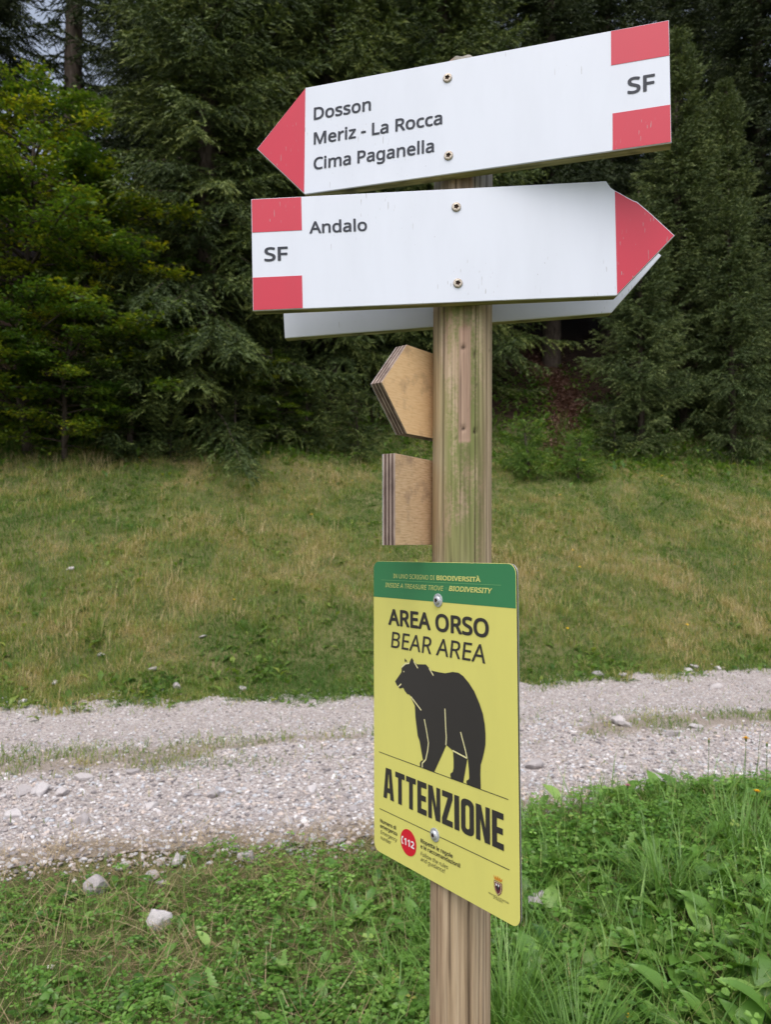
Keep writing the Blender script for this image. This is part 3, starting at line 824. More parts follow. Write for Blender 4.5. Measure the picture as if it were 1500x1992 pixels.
for s_, u0, u1, v, b_, cp in (('Numero di', -0.1262, -0.0882, -0.1588, 0.022, 0.0052), ('emergenza', -0.1262, -0.0858, -0.1662, 0.022, 0.0052)):
    text(s_, u0, u1, v, cp, M['bear'], bs, b_, z=Zp)
for s_, u0, u1, v in (('Emergency', -0.1256, -0.0859, -0.1749), ('number', -0.1256, -0.0996, -0.1826)):
    text(s_, u0, u1, v, 0.0052, M['bear'], bs, 0.0, 0.2, z=Zp)
text('Rispetta le regole', -0.0331, 0.0318, -0.1590, 0.0054, M['bear'], bs, 0.022, z=Zp)
text('e le raccomandazioni!', -0.0332, 0.0461, -0.1664, 0.0054, M['bear'], bs, 0.022, z=Zp)
text('Follow the rules', -0.0333, 0.0226, -0.1762, 0.0054, M['bear'], bs, 0.0, 0.2, z=Zp)
text('and guidance!', -0.0333, 0.0168, -0.1832, 0.0054, M['bear'], bs, 0.0, 0.2, z=Zp)
fill2d('emergency_disc', [disc(-0.0602, -0.1677, 0.0177, 48)], M['sred'], bs, Zp)
text('112', -0.0690, -0.0466, -0.1726, 0.0096, M['swhite'], bs, 0.045, z=Zc)
hs = [(-0.0712 + 0.0045 * math.cos(rad(a)), -0.1677 + 0.0062 * math.sin(rad(a))) for a in range(115, 250, 15)]
hs_in = [(-0.0712 + 0.0022 * math.cos(rad(a)), -0.1677 + 0.0042 * math.sin(rad(a))) for a in range(245, 110, -15)]
fill2d('phone_emblem', [hs + [(-0.0706, -0.1730), (-0.0708, -0.1712)] + hs_in + [(-0.0708, -0.1640), (-0.0706, -0.1624)]], M['swhite'], bs, Zc)
# provincial crest: crowned shield with an eagle
def shield(cx, top, w, h):
    return [(cx - w, top), (cx + w, top), (cx + w, top - h * .45), (cx + w * .72, top - h * .74), (cx, top - h), (cx - w * .72, top - h * .74), (cx - w, top - h * .45)]
fill2d('crest', [shield(0.1131, -0.1600, 0.0068, 0.0165)], M['maroon'], bs, Zp)
fill2d('crest', [shield(0.1131, -0.1608, 0.0056, 0.0145)], M['cut'], bs, Zp + 0.0002)
fill2d('crest', [shield(0.1131, -0.1613, 0.0049, 0.0132)], M['maroon'], bs, Zp + 0.0004)
fill2d('crest', [[(0.1095, -0.1632), (0.1108, -0.1622), (0.1118, -0.1650), (0.1131, -0.1625), (0.1144, -0.1650), (0.1154, -0.1622), (0.1167, -0.1632), (0.1158, -0.1680), (0.1142, -0.1690), (0.1131, -0.1725), (0.1120, -0.1690), (0.1104, -0.1680)]], M['bear'], bs, Zp + 0.0006)
for ex in (0.1112, 0.1150): fill2d('crest', [disc(ex, -0.1636, 0.0011, 8, 0.0017)], M['swhite'], bs, Zp + 0.0008)
fill2d('crest_crown', [[(0.1072, -0.1588), (0.1190, -0.1588), (0.1206, -0.1541), (0.1174, -0.1566), (0.1163, -0.1537), (0.1147, -0.1566), (0.1131, -0.1531), (0.1115, -0.1566), (0.1099, -0.1537), (0.1088, -0.1566), (0.1056, -0.1541)]], M['gold'], bs, Zp)
text('PROVINCIA AUTONOMA', 0.0966, 0.1305, -0.1797, 0.0022, M['bear'], bs, 0.0, z=Zp)
text('DI TRENTO', 0.1049, 0.1204, -0.1822, 0.0022, M['bear'], bs, 0.0, z=Zp)

def bolt(u, v):
    k = 28; th = np.arange(k) * 2 * np.pi / k
    prof = [(0.0090, 0.0003), (0.0090, 0.0012), (0.0084, 0.0015), (0.0056, 0.0016), (0.0056, 0.0028), (0.0049, 0.0040), (0.0033, 0.0047), (0.0027, 0.0046), (0.0025, 0.0025), (0.0003, 0.0025)]
    rings = [np.stack([np.cos(th) * r_ * (1 if i < 7 else 1 + .18 * np.cos(5 * th)), np.sin(th) * r_ * (1 if i < 7 else 1 + .18 * np.cos(5 * th)), np.full(k, z_)], -1) for i, (r_, z_) in enumerate(prof)]
    V = np.concatenate(rings); F = []
    for i in range(len(prof) - 1):
        for j in range(k):
            a, b = i * k + j, i * k + (j + 1) % k; F += [(a, b, b + k, a + k)]
    mi = np.repeat([0, 0, 0, 0, 0, 0, 0, 1, 1], k)
    o = part('bolt', np_mesh('bolt', V, F, [M['steel'], M['rust']], midx=mi), bs); o.location = (u, v, 0)
bolt(0.0063, 0.1690); bolt(-0.0031, -0.1400)

# ------------------------------------------------------------------ trees
def basis_from(d):
    d = d / (np.linalg.norm(d, axis=-1, keepdims=True) + 1e-9)
    up = np.where(np.abs(d[..., 2:3]) > 0.95, np.array([1.0, 0, 0]), np.array([0, 0, 1.0]))
    s = np.cross(d, up); s /= np.linalg.norm(s, axis=-1, keepdims=True) + 1e-9
    n = np.cross(s, d)
    return d, s, n

def needle_cards(A, P, D, L, Wd, rg, rnd):
    """narrow needle tufts along the twigs: P base, D direction"""
    d, s, n = basis_from(D)
    a = rg.uniform(0, 2 * np.pi, len(P))[:, None]
    s2 = (s * np.cos(a) + n * np.sin(a)) * (Wd / 2)[:, None]
    V = np.stack([P - s2, P + s2, P + d * L[:, None]], 1)
    A.add(V.reshape(-1, 3), np.arange(len(P) * 3).reshape(-1, 3), 0, rnd=np.repeat(rnd, 3))

def spruce(seed, h, R, z0, bpm, needle=0.11, droop=0.35, thin=1.0, tone=0.0, top_p=0.8):
    """trunk and crown meshes; branches in loose whorls, hanging side twigs with needle tufts"""
    rg = np.random.default_rng(seed)
    A = Acc(); W = Acc()
    zt = np.linspace(-0.6, h, 14)
    rt = 0.012 * h * (1 - np.clip(zt, 0, h) / h) ** 0.8 + 0.012
    wob = np.cumsum(rg.normal(0, 0.012, (14, 2)), 0)
    W.add(*tube(np.stack([wob[:, 0], wob[:, 1], zt], -1), rt, 10))
    z = z0; azb = 0; zz_inner = thin > 0.7 and h > 3
    while z < h * 0.985:
        f = 1 - z / h
        nb = max(3, int(round(rg.normal(bpm, 1.0))))
        ni = nb + 1 if zz_inner else 0
        for i in range(nb + ni):
            azb += 2.399 + rg.normal(0, 0.35)
            zz = z + rg.uniform(-0.2, 0.2) * min(1, f * 4)
            L = R * f ** top_p * rg.uniform(0.62, 1.12) + 0.08; brt = rg.uniform(-0.24, 0.24)
            if i >= nb: L = min(L, 0.35 + rg.uniform(0.1, 0.85))      # short shoots close to the trunk
            if z < z0 + 1.2: L *= rg.uniform(0.45, 1.0)
            n = 7
            s = np.linspace(0, 1, n)
            rise = rg.uniform(-0.05, 0.35) * (0.4 + 0.6 * (1 - f)) + (0.5 if f < .2 else 0)
            up = rise * s - droop * rg.uniform(0.6, 1.3) * s ** 1.6 * (0.3 + f) + 0.20 * s ** 4
            az = azb + 0.25 * rg.normal() * s
            P = np.stack([np.cos(az) * s * L, np.sin(az) * s * L, zz + up * L], -1)
            W.add(*tube(P, np.linspace(0.006 + 0.008 * L, 0.003, n), 3, False))
            # side twigs
            hi = 0.45 if zz > 13.5 else 1.0
            nt_ = max(3, int(L / 0.10 * thin * hi))
            u = (np.arange(nt_) + rg.uniform(0, 1, nt_)) / nt_ * 0.86 + 0.14
            for side in (-1, 1):
                pb = np.stack([np.interp(u, s, P[:, k]) for k in range(3)], -1)
                t0 = np.stack([np.interp(u, s, np.gradient(P[:, k])) for k in range(3)], -1)
                d, sd_, nn = basis_from(t0)
                spread = rg.uniform(0.5, 1.1, nt_)[:, None]
                td = d * np.cos(spread) + side * sd_ * np.sin(spread) + np.array([0, 0, -1.0]) * rg.uniform(0.05, 0.75, nt_)[:, None] * (0.35 + 0.65 * f)
                td /= np.linalg.norm(td, axis=1)[:, None]
                tl = (0.34 * L * (1.05 - u) + 0.10 + 0.03 * L) * rg.uniform(0.5, 1.15, nt_)
                tl = np.minimum(tl, 0.85)
                k = np.maximum(1, (tl / (needle * (0.27 if hi == 1 else 0.5))).astype(int))
                rep = np.repeat(np.arange(nt_), k)
                q = (np.concatenate([np.arange(m_) for m_ in k]) + 0.3) / k[rep]
                pos = pb[rep] + td[rep] * (tl[rep] * q)[:, None] + np.array([0, 0, -1.0]) * (0.25 * tl[rep] * q ** 2)[:, None] * f
                nd = td[rep] + rg.normal(0, 0.42, (len(rep), 3)); nd[:, 2] -= 0.1
                tw = rg.uniform(-0.22, 0.22, nt_)[rep] + brt
                tip = 0.16 * (q > 0.72)
                rnd = np.clip(0.42 + tone + tw + tip + rg.normal(0, 0.10, len(rep)), 0, 1)
                needle_cards(A, pos, nd, needle * rg.uniform(0.6, 1.3, len(rep)) / hi ** .5, needle * 0.30 * rg.uniform(0.7, 1.3, len(rep)) / hi ** .5, rg, rnd)
            # tufts along the branch itself
            m_ = int(L / (needle * 0.2)) + 2
            u = rg.uniform(0.15, 1.0, m_)
            pb = np.stack([np.interp(u, s, P[:, k]) for k in range(3)], -1)
            t0 = P[-1] - P[0] + rg.normal(0, 0.35 * L, (m_, 3))
            needle_cards(A, pb, t0, needle * rg.uniform(0.8, 1.5, m_), needle * 0.4 * rg.uniform(0.7, 1.3, m_), rg, np.clip(0.5 + tone + rg.normal(0, 0.12, m_), 0, 1))
        z += max(0.10, (0.20 + 0.25 * f) * rg.uniform(0.75, 1.25) * min(1, h / 9 + .25))
    return A, W

def beech(seed, h, R, z0, nlimb, leaf=0.085):
    rg = np.random.default_rng(seed)
    A = Acc(); W = Acc()
    zt = np.linspace(-0.4, h * 0.93, 10)
    wob = np.cumsum(rg.normal(0, 0.06, (10, 2)), 0); wob -= wob[0]
    W.add(*tube(np.stack([wob[:, 0], wob[:, 1], zt], -1), 0.011 * h * (1 - zt.clip(0) / h) + 0.012, 8))
    for i in range(nlimb):
        f = (i + rg.uniform(0, 1)) / nlimb
        z = z0 + (h * 0.92 - z0) * f
        az = i * 2.399 + rg.normal(0, 0.4)
        L = R * (math.sin(math.pi * (0.22 + 0.74 * f)) ** 0.8) * rg.uniform(0.6, 1.15)
        s = np.linspace(0, 1, 6)
        rise = rg.uniform(0.05, 0.45)
        a2 = az + 0.3 * rg.normal() * s
        cx, cy = np.interp(z, zt, wob[:, 0]), np.interp(z, zt, wob[:, 1])
        P = np.stack([cx + np.cos(a2) * s * L, cy + np.sin(a2) * s * L, z + (rise * s - 0.22 * s ** 2.5) * L], -1)
        W.add(*tube(P, np.linspace(0.012 + 0.008 * L, 0.004, 6), 4, False))
        tl_tone = rg.uniform(-0.26, 0.32)
        for j in range(int(6 + L * 4)):
            u = rg.uniform(0.25, 1.0)
            p0 = np.array([np.interp(u, s, P[:, k]) for k in range(3)])
            ta = az + rg.uniform(-1.3, 1.3)
            l2 = rg.uniform(0.25, 0.6) * (0.5 + 0.4 * L * (1.1 - u))
            td = np.array([math.cos(ta), math.sin(ta), rg.uniform(-0.25, 0.2)])
            W.add(*tube(np.stack([p0, p0 + td * l2]), [0.005, 0.002], 3, False))
            m_ = int(14 + l2 * 46)
            q = rg.uniform(0.1, 1.05, m_)
            pos = p0 + td * (q * l2)[:, None] + rg.normal(0, 1, (m_, 3)) * np.array([0.10, 0.10, 0.035])
            nd = td + rg.normal(0, 0.75, (m_, 3)) * np.array([1, 1, 0.35])
            d, sd_, nn = basis_from(nd)
            sl_ = leaf * rg.uniform(0.7, 1.25, m_); w = sl_ * 0.62
            tilt = rg.normal(0, 0.45, m_)[:, None]
            s2 = sd_ * np.cos(tilt) + nn * np.sin(tilt)
            mid = pos + d * (sl_ * 0.45)[:, None]
            V = np.stack([pos, mid + s2 * (w / 2)[:, None], pos + d * sl_[:, None], mid - s2 * (w / 2)[:, None]], 1)
            F = np.array([[0, 1, 2], [0, 2, 3]])[None] + (np.arange(m_) * 4)[:, None, None]
            tone = 0.335 + tl_tone + 0.24 * (f - .5) + rg.normal(0, 0.13, m_) + rg.normal(0, 0.07)
            A.add(V.reshape(-1, 3), F.reshape(-1, 3), 0, rnd=np.repeat(np.clip(tone, 0, 1), 4))
    return A, W

def mk(name, gen, m_):
    A, W = gen
    return (A.mesh(name + '_crown', [m_]), W.mesh(name + '_trunk', [M['bark']], True))

PROTO = {
    'big1': mk('spruce', spruce(1, 21, 3.9, 0.6, 7, 0.105, 0.50, 0.9), M['spruce']),
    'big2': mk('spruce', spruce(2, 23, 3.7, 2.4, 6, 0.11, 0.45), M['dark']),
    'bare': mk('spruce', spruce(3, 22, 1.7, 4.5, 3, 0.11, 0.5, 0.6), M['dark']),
    'young1': mk('spruce', spruce(4, 10.5, 2.4, 0.3, 8, 0.08, 0.18, 1.1, 0.05), M['young']),
    'young2': mk('spruce', spruce(5, 7.0, 2.1, 0.2, 8, 0.075, 0.22, 1.1, 0.0), M['young']),
    'small': mk('spruce', spruce(6, 4.2, 1.4, 0.1, 8, 0.07, 0.15, 1.1, -0.08), M['spruce']),
    'lowdark': mk('spruce', spruce(17, 1.25, 1.0, 0.03, 6, 0.06, 0.05, 1.5, 0.0, 0.45), M['spruce']),
    'shrub': mk('spruce', spruce(7, 1.25, 0.95, 0.03, 6, 0.06, 0.05, 1.5, 0.0, 0.45), M['herb']),
    'beech1': mk('beech', beech(8, 8.2, 3.1, 0.6, 95, 0.095), M['beech']),
    'beech2': mk('beech', beech(9, 5.6, 2.2, 0.35, 62, 0.09), M['beech']),
}

def ground_at(px, t):
    b = (px - 750) / FPX
    y = t / (1 - SK * b); x = b * y
    return x, y, float(H(x, y))

def tree(kind, px, t, s, rz, name, label, cat='tree', group=None, sink=0.05):
    x, y, z = ground_at(px, t)
    e = link(name, None, loc=(x, y, z - sink)); e.rotation_euler = (0, 0, rz); e.scale = (s, s, s)
    tag(e, label, cat, group)
    link('crown', PROTO[kind][0], e); link('trunk', PROTO[kind][1], e)
    return e

FE = 'spruces along the edge of the wood'
tree('big1', 395, 16.7, 1.0, 0.3, 'spruce_tree', 'tall spruce with drooping branches left of the signpost, at the wood edge', group=FE)
tree('big1', 640, 18.2, 1.04, 2.2, 'spruce_tree', 'tall spruce behind the left ends of the white boards', group=FE)
tree('big1', 860, 18.8, 0.98, 4.1, 'spruce_tree', 'tall spruce directly behind the top of the signpost', group=FE)
tree('big2', 1075, 21.0, 1.0, 1.1, 'spruce_tree', 'dark spruce standing over the dark hollow right of the post', group=FE)
tree('young1', 1335, 17.6, 1.04, 0.4, 'spruce_tree', 'slim grey green young spruce behind the right end of the top board', group=FE)
tree('young1', 1425, 18.6, 0.93, 2.7, 'spruce_tree', 'second slim young spruce, right of the board ends', group=FE)
tree('young2', 1250, 16.4, 0.92, 1.0, 'spruce_tree', 'bushy young spruce below the right pointing red tip, branches to the ground', group=FE)
tree('young2', 1430, 16.3, 0.98, 3.6, 'spruce_tree', 'bushy young spruce at the right edge of the photo, branches to the ground', group=FE)
tree('young2', 1570, 16.8, 1.05, 5.0, 'spruce_tree', 'bushy young spruce just past the right edge of the photo', group=FE)
tree('small', 250, 15.3, 1.05, 0.2, 'spruce_tree', 'small dark pointed spruce between the beeches and the tall left spruce', group=FE)
tree('small', 560, 16.3, 0.62, 1.6, 'spruce_tree', 'small spruce at the meadow edge below the left end of the boards', group=FE)
tree('beech1', 55, 15.4, 0.97, 0.0, 'beech_tree', 'large yellow green beech at the left edge of the photo', group='beeches at the left')
tree('beech2', 205, 15.9, 1.12, 1.9, 'beech_tree', 'smaller yellow green beech next to the small dark spruce', group='beeches at the left')
tree('beech2', -110, 15.2, 1.1, 3.9, 'beech_tree', 'beech just past the left edge of the photo', group='beeches at the left')
tree('beech2', 120, 14.9, 0.72, 5.2, 'beech_tree', 'low beech sapling in front of the large beech, leaves almost to the meadow', group='beeches at the left')
tree('bare', 128, 23.5, 1.15, 0.5, 'spruce_tree', 'spruce with a bare grey trunk against the gap of sky', group='spruces deep in the wood')
W_ = 'dark spruce deep in the wood, '
for px, t, s, rz, where in ((-330, 20, 1, 1, 'left of the bare trunk, past the photo edge'), (-50, 25, 0.95, 2.5, 'in the upper left corner beside the sky gap'), (335, 20.5, 1.05, 0.7, 'behind the small pointed spruce and the smaller beech'),
        (505, 22, 1.1, 4, 'above the left tip of the topmost board'), (745, 24, 1.05, 5, 'left of the head of the post'), (930, 26, 1.1, 0.1, 'right of the head of the post'),
        (1190, 23, 1.0, 3.1, 'above the right half of the topmost board'), (1320, 25, 1.1, 1.7, 'straight above the red bands of the topmost board'), (1490, 21.5, 1.0, 0.9, 'in the upper right corner of the photo'),
        (1660, 19, 1, 2.2, 'outside the right edge of the photo'), (640, 29, 1.15, 3.3, 'second row above the three place names'), (400, 27, 1.1, 2.8, 'second row behind the tall drooping spruce'),
        (820, 32, 1.2, 1, 'farthest row behind the post'), (1080, 30, 1.2, 4.4, 'farthest row above the dark hollow'), (1420, 29, 1.2, 5.5, 'farthest row behind the slim young spruces'), (265, 34, 1.0, 5.5, 'farthest row right of the sky gap')):
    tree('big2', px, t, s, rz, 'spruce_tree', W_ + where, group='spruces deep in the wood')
tree('shrub', 1030, 14.7, 0.95, 0.0, 'spruce_shrub', 'low bright green spruce shrub right of the post at the meadow edge', 'shrub', 'low spruce shrubs')
tree('shrub', 1125, 14.6, 0.8, 2.0, 'spruce_shrub', 'lower spruce shrub at the right flank of the bright green shrub', 'shrub', 'low spruce shrubs')
tree('lowdark', 690, 15.5, 1.05, 4.0, 'spruce_shrub', 'low dark spruce shrub left of the post under the plywood boards', 'shrub', 'low spruce shrubs')
tree('lowdark', 600, 15.8, 1.1, 1.0, 'spruce_shrub', 'low dark spruce shrub left of the one under the plywood boards', 'shrub', 'low spruce shrubs')
tree('lowdark', 455, 15.6, 1.0, 2.2, 'spruce_shrub', 'low dark spruce shrub at the foot of the tall drooping spruce', 'shrub', 'low spruce shrubs')
tree('lowdark', 330, 15.2, 0.8, 5.1, 'spruce_shrub', 'low dark spruce shrub right of the small pointed spruce', 'shrub', 'low spruce shrubs')
tree('lowdark', 1195, 15.9, 0.85, 3.2, 'spruce_shrub', 'low dark spruce shrub at the foot of the bushy young spruce', 'shrub', 'low spruce shrubs')
tree('beech2', 540, 16.0, 0.42, 0.8, 'beech_tree', 'tiny yellow green beech seedling at the meadow edge under the red band', group='beeches at the left')

# ------------------------------------------------------------------ stones
def stone_mesh(seed, rough=0.28, sub=2, flat=0.7):
    bm = bmesh.new(); bmesh.ops.create_icosphere(bm, subdivisions=sub, radius=1.0)
    rg = np.random.default_rng(seed)
    nrm = rg.normal(0, 1, (13, 3)); nrm /= np.linalg.norm(nrm, axis=1)[:, None]; off = rg.uniform(0.42, 0.85, 13)
    for v in bm.verts:
        p_ = np.array(v.co); 
        for a, b in zip(nrm, off):
            e = p_.dot(a) - b
            if e > 0: p_ = p_ - a * e * 0.95
        p_ = p_ * (1 + rough * (0.25 * (rg.uniform() - 0.5) + (0.8 * (fbm(np.array([p_[0] * 2.5 + p_[2]]), np.array([p_[1] * 2.5 - p_[2]]), seed)[0] - 0.5) if sub > 1 else 0))); v.co = Vector((p_[0], p_[1] * 0.85, p_[2] * flat))
    me = bpy.data.meshes.new('stone'); bm.to_mesh(me); bm.free()
    me.attributes.new('rnd', 'FLOAT', 'POINT').data.foreach_set('value', np.full(len(me.vertices), rg.uniform(0, 1), np.float32))
    return me
STONES = [stone_mesh(100 + i, 0.28, 3) for i in range(8)]
for me in STONES: me.materials.append(M['stone'])
GST = [stone_mesh(200 + i, 0.3, 1, 0.62) for i in range(14)]
for me in GST: me.materials.append(M['gravel'])

def at_ground(px, py):
    """where the line of sight through a photo pixel meets the ground"""
    a = -(py - 996.0) / FPX; b = (px - 750.0) / FPX; p = rad(2.147)
    d = np.array([b, math.cos(p) - a * math.sin(p), math.sin(p) + a * math.cos(p)])
    s = np.linspace(1.2, 30, 4000)
    q = np.array([0, 0, CAMZ])[None] + d[None] * s[:, None]
    i = int(np.argmax(q[:, 2] < H(q[:, 0], q[:, 1])))
    return q[i]

def stone(px, py, wpx, k, rz, label, hgt=1.0, sink=0.35):
    x, y, z = at_ground(px, py)
    r = wpx / FPX * y / 2
    o = link('stone', STONES[k % 8], loc=(x, y, float(H(x, y)) + r * 0.72 * hgt * (1 - sink)))
    o.rotation_euler = (random.uniform(-.25, .25), random.uniform(-.25, .25), rz); o.scale = (r * 1.25, r * 1.25, r * 1.25 * hgt)
    tag(o, label, 'stone', 'pale stones beside the track')
stone(302, 1808, 50, 0, 0.4, 'white angular stone in the clover left of the post, the nearest one', 1.25)
stone(188, 1738, 46, 1, 1.2, 'pinkish pointed stone in the grass at the lower left', 1.3)
stone(345, 1684, 27, 2, 2.0, 'roundish pale stone at the near edge of the track, left of the upright one', 1.3)
stone(483, 1680, 34, 3, 0.0, 'upright blocky stone at the near edge of the track beside dry stalks', 1.4)
stone(242, 1688, 34, 4, 0.9, 'flat grey stone among the straw at the near edge of the track', 0.6)
stone(294, 1711, 27, 5, 2.2, 'flat pinkish stone just below the grey one at the track edge', 0.7)
stone(314, 1722, 22, 6, 1.0, 'small bluish white stone behind the nearest white stone', 0.9)
stone(311, 1678, 22, 7, 0.2, 'small tan stone between the flat grey stone and the roundish one', 0.6)
stone(130, 1742, 20, 2, 2.5, 'small white stone half sunk in grass left of the pinkish pointed one', 0.6, 0.5)
stone(1042, 1785, 50, 5, 0.7, 'large white stone in the weeds beside the right edge of the bear sign', 1.4, 0.0)
stone(343, 1341, 19, 1, 0.3, 'pale boulder at the far edge of the track on the left', 1.2)
stone(473, 1342, 16, 3, 1.3, 'small pale stone at the far edge of the track left of the bear sign', 0.8)
stone(45, 1367, 18, 4, 0.3, 'pale stone at the far edge of the track, leftmost', 0.8)
stone(195, 1277, 16, 0, 0.8, 'white stone lying in the meadow above the far left edge of the track', 0.7)
stone(296, 1305, 17, 6, 2.1, 'white stone in the green strip above the far edge of the track', 0.8)
stone(106, 1330, 17, 7, 1.7, 'flat white stone in the green strip near the left edge of the photo', 0.5)
stone(137, 1110, 13, 2, 0.4, 'small white stone high up in the dry meadow', 0.8)
stone(392, 1241, 16, 5, 0.9, 'small flat white stone in the meadow nearest the green strip', 0.5)
stone(1165, 1317, 25, 1, 0.2, 'pale stone on the far edge of the track just right of the bear sign', 0.8)
stone(1213, 1318, 18, 3, 1.0, 'grey stone on the far edge of the track, between two white ones', 1.0)
stone(1340, 1306, 18, 0, 2.0, 'flat white stone on the far edge of the track, right part', 0.6)
stone(1352, 1299, 16, 6, 0.5, 'white stone touching the flat one on the far right track edge', 0.7)
stone(1397, 1303, 15, 4, 1.5, 'rounded white stone, rightmost on the far edge of the track', 0.9)
stone(1160, 1690, 26, 2, 0.9, 'grey stone sunk in the green bank right of the bear sign', 0.6, 0.6)

# single stones of the track that can be told apart
rg = np.random.default_rng(77)
special = [(78, 1545, 40), (160, 1603, 40), (122, 1547, 26), (41, 1545, 34), (296, 1571, 24), (410, 1551, 26), (258, 1506, 24), (160, 1520, 26), (606, 1540, 24), (690, 1580, 22), (1205, 1410, 30), (1220, 1415, 26), (1352, 1418, 24), (1035, 1494, 36), (1305, 1432, 24), (1395, 1340, 20), (30, 1590, 30), (215, 1660, 26), (560, 1600, 22), (640, 1470, 20)]
cand = []
for px, py, w in special:
    q = at_ground(px, py); cand.append((q[0], q[1], w / FPX * q[1] / 2))
while len(cand) < 300:
    y = rg.uniform(3.3, 7.0); x = rg.uniform(-0.58, 0.58) * y; t = y - SK * x
    if not (edge_near(np.array(x)) - 0.25 < t < 6.2) or 5.35 < t < 5.9: continue
    if rg.uniform() < (t - 3.6) / 4: continue
    cand.append((x, y, rg.uniform(0.012, 0.020) * (1.25 if rg.uniform() < 0.12 else 1)))
for i, (x, y, r) in enumerate(cand):
    o = link('stone', GST[i % 14] if r < 0.03 else STONES[i % 8], track, (x, y, float(H(x, y)) + 0.006 + r * 0.22))
    o.rotation_euler = (rg.uniform(-.3, .3), rg.uniform(-.3, .3), rg.uniform(0, 6.28)); r *= 1.0 if r < 0.03 else 1.3; o.scale = (r * rg.uniform(.9, 1.2), r, r * rg.uniform(.75, 1.05))

# the rest of the gravel
tv = []; 
for me in GST[:6]:
    v = np.zeros(len(me.vertices) * 3, np.float32); me.vertices.foreach_get('co', v)
    f = np.zeros(len(me.loops), np.int32); me.loops.foreach_get('vertex_index', f)
    tv.append((v.reshape(-1, 3), f.reshape(-1, 3)))
n = 170000
x = rg.uniform(-7.5, 9.5, n); t = rg.uniform(3.55, 7.85, n); y = t + SK * x
dens = ss((t - (edge_near(x) - 0.32)) / 0.3) * (1 - ss((t - (edge_far(x) - 0.05)) / 0.3)) * np.clip(4.6 / y, 0, 1) ** 1.2
strip = np.exp(-((t - 5.62) / 0.30) ** 2) * ss((fbm(x * 0.9, t * 2, 61) - 0.34) / 0.16)
dens = dens * (1 - 0.85 * np.clip(1.3 * strip, 0, 1)) * np.where(t > 6, 0.8, 1)
dens = dens * np.where(np.abs(x) < 0.62 * y, 1, 0.12)
k = rg.uniform(0, 1, n) < dens * 0.74
x, y, t = x[k], y[k], t[k]; n = len(x)
r = np.exp(rg.normal(math.log(0.0100), 0.45, n)).clip(0.005, 0.022) * np.where(t > 6.0, 0.8, 1.05)
A = Acc()
which = rg.integers(0, 6, n)
for w in range(6):
    q = which == w; m_ = int(q.sum())
    rot = rotz(rg.uniform(0, 6.28, m_)) @ rotx(rg.uniform(-.4, .4, m_))
    sc = np.stack([r[q] * rg.uniform(.9, 1.3, m_), r[q] * rg.uniform(.8, 1.1, m_), r[q] * rg.uniform(.8, 1.2, m_)], -1)
    pos = np.stack([x[q], y[q], H(x[q], y[q]) + 0.004 + r[q] * 0.3], -1)
    V, F = scatter(tv[w][0], tv[w][1], pos, rot, sc)
    A.add(V, F, 0, rnd=np.repeat(rg.uniform(0, 1, m_), len(tv[w][0])))
o = link('gravel', A.mesh('gravel', [M['gravel']]), track); tag(o, kind='stuff')
print('gravel', n)

# ------------------------------------------------------------------ near verge
def verge(n, fn, xr=None, yr=None, seed=0):
    g = np.random.default_rng(seed)
    m_ = int(n * 0.85)
    y1 = np.sqrt(g.uniform(1.75 ** 2, 4.9 ** 2, m_)); x1 = g.uniform(-1, 1, m_) * (0.57 * y1 + 0.15)
    y2 = g.uniform(0.4, 5.6, n - m_); x2 = g.uniform(-4.5, 5.0, n - m_)
    x = np.concatenate([x1, x2]); y = np.concatenate([y1, y2])
    k = g.uniform(0, 1, n) < fn(x, y)
    return x[k], y[k], g
def green(x, y):
    e = edge_near(x) - 0.08 + 0.02 * ss((x - 0.1) / 0.6) - 0.12 * ss((-x - 0.6) / 1.0) + 0.5 * (fbm(x * 2.5, y * 2.5, 71) - 0.5)
    return 1 - ss((tt(x, y) - (e - 0.55)) / 0.6)
def lush(x, y): return ss((x + 0.35 - 0.25 * (y - 2.5)) / 0.8)
def bare(x, y): return ss((fbm(x * 2.2, y * 2.2, 73) - 0.53) / 0.12) * (1 - 0.75 * lush(x, y))
DDG = np.array([0, 0, 0.0])

# short grass
x, y, g = verge(70000, lambda x, y: green(x, y) * (0.75 - 0.2 * lush(x, y)) * (1 - 0.45 * bare(x, y)), seed=1)
L = lush(x, y); n = len(x)
ln = g.uniform(0.04, 0.115, n) * (1 + 1.0 * L * g.uniform(0.3, 1, n))
V, F, ix = blades(np.stack([x, y, H(x, y) - 0.005], -1), g.uniform(0, 6.28, n), ln, g.uniform(0.002, 0.0042, n) * (1 + 0.35 * L), g.uniform(0.3, 1.7, n), g.uniform(0, 0.6, n), 2)
pt = fbm(x * 3, y * 3, 75) - 0.5
rnd = np.clip(0.45 + 0.7 * pt + g.normal(0, 0.18, n) + 0.1 * L, 0, 1)
tag(link('verge_grass', np_mesh('verge_grass', V, F, M['grass'], {'rnd': rnd[ix]})), kind='stuff')

# long arching grass of the right bank
x, y, g = verge(11000, lambda x, y: green(x, y) * lush(x, y) * (0.35 + 0.65 * ss((fbm(x * 2, y * 2, 77) - 0.42) / 0.2)), seed=2)
n = len(x)
V, F, ix = blades(np.stack([x, y, H(x, y) - 0.005], -1), g.uniform(0, 6.28, n), g.uniform(0.14, 0.32, n), g.uniform(0.0035, 0.007, n), g.uniform(0.5, 2.2, n), g.uniform(0.0, 0.5, n), 5)
tag(link('long_grass', np_mesh('long_grass', V, F, M['lush'], {'rnd': np.clip(g.normal(0.5, 0.22, n), 0, 1)[ix]})), kind='stuff')

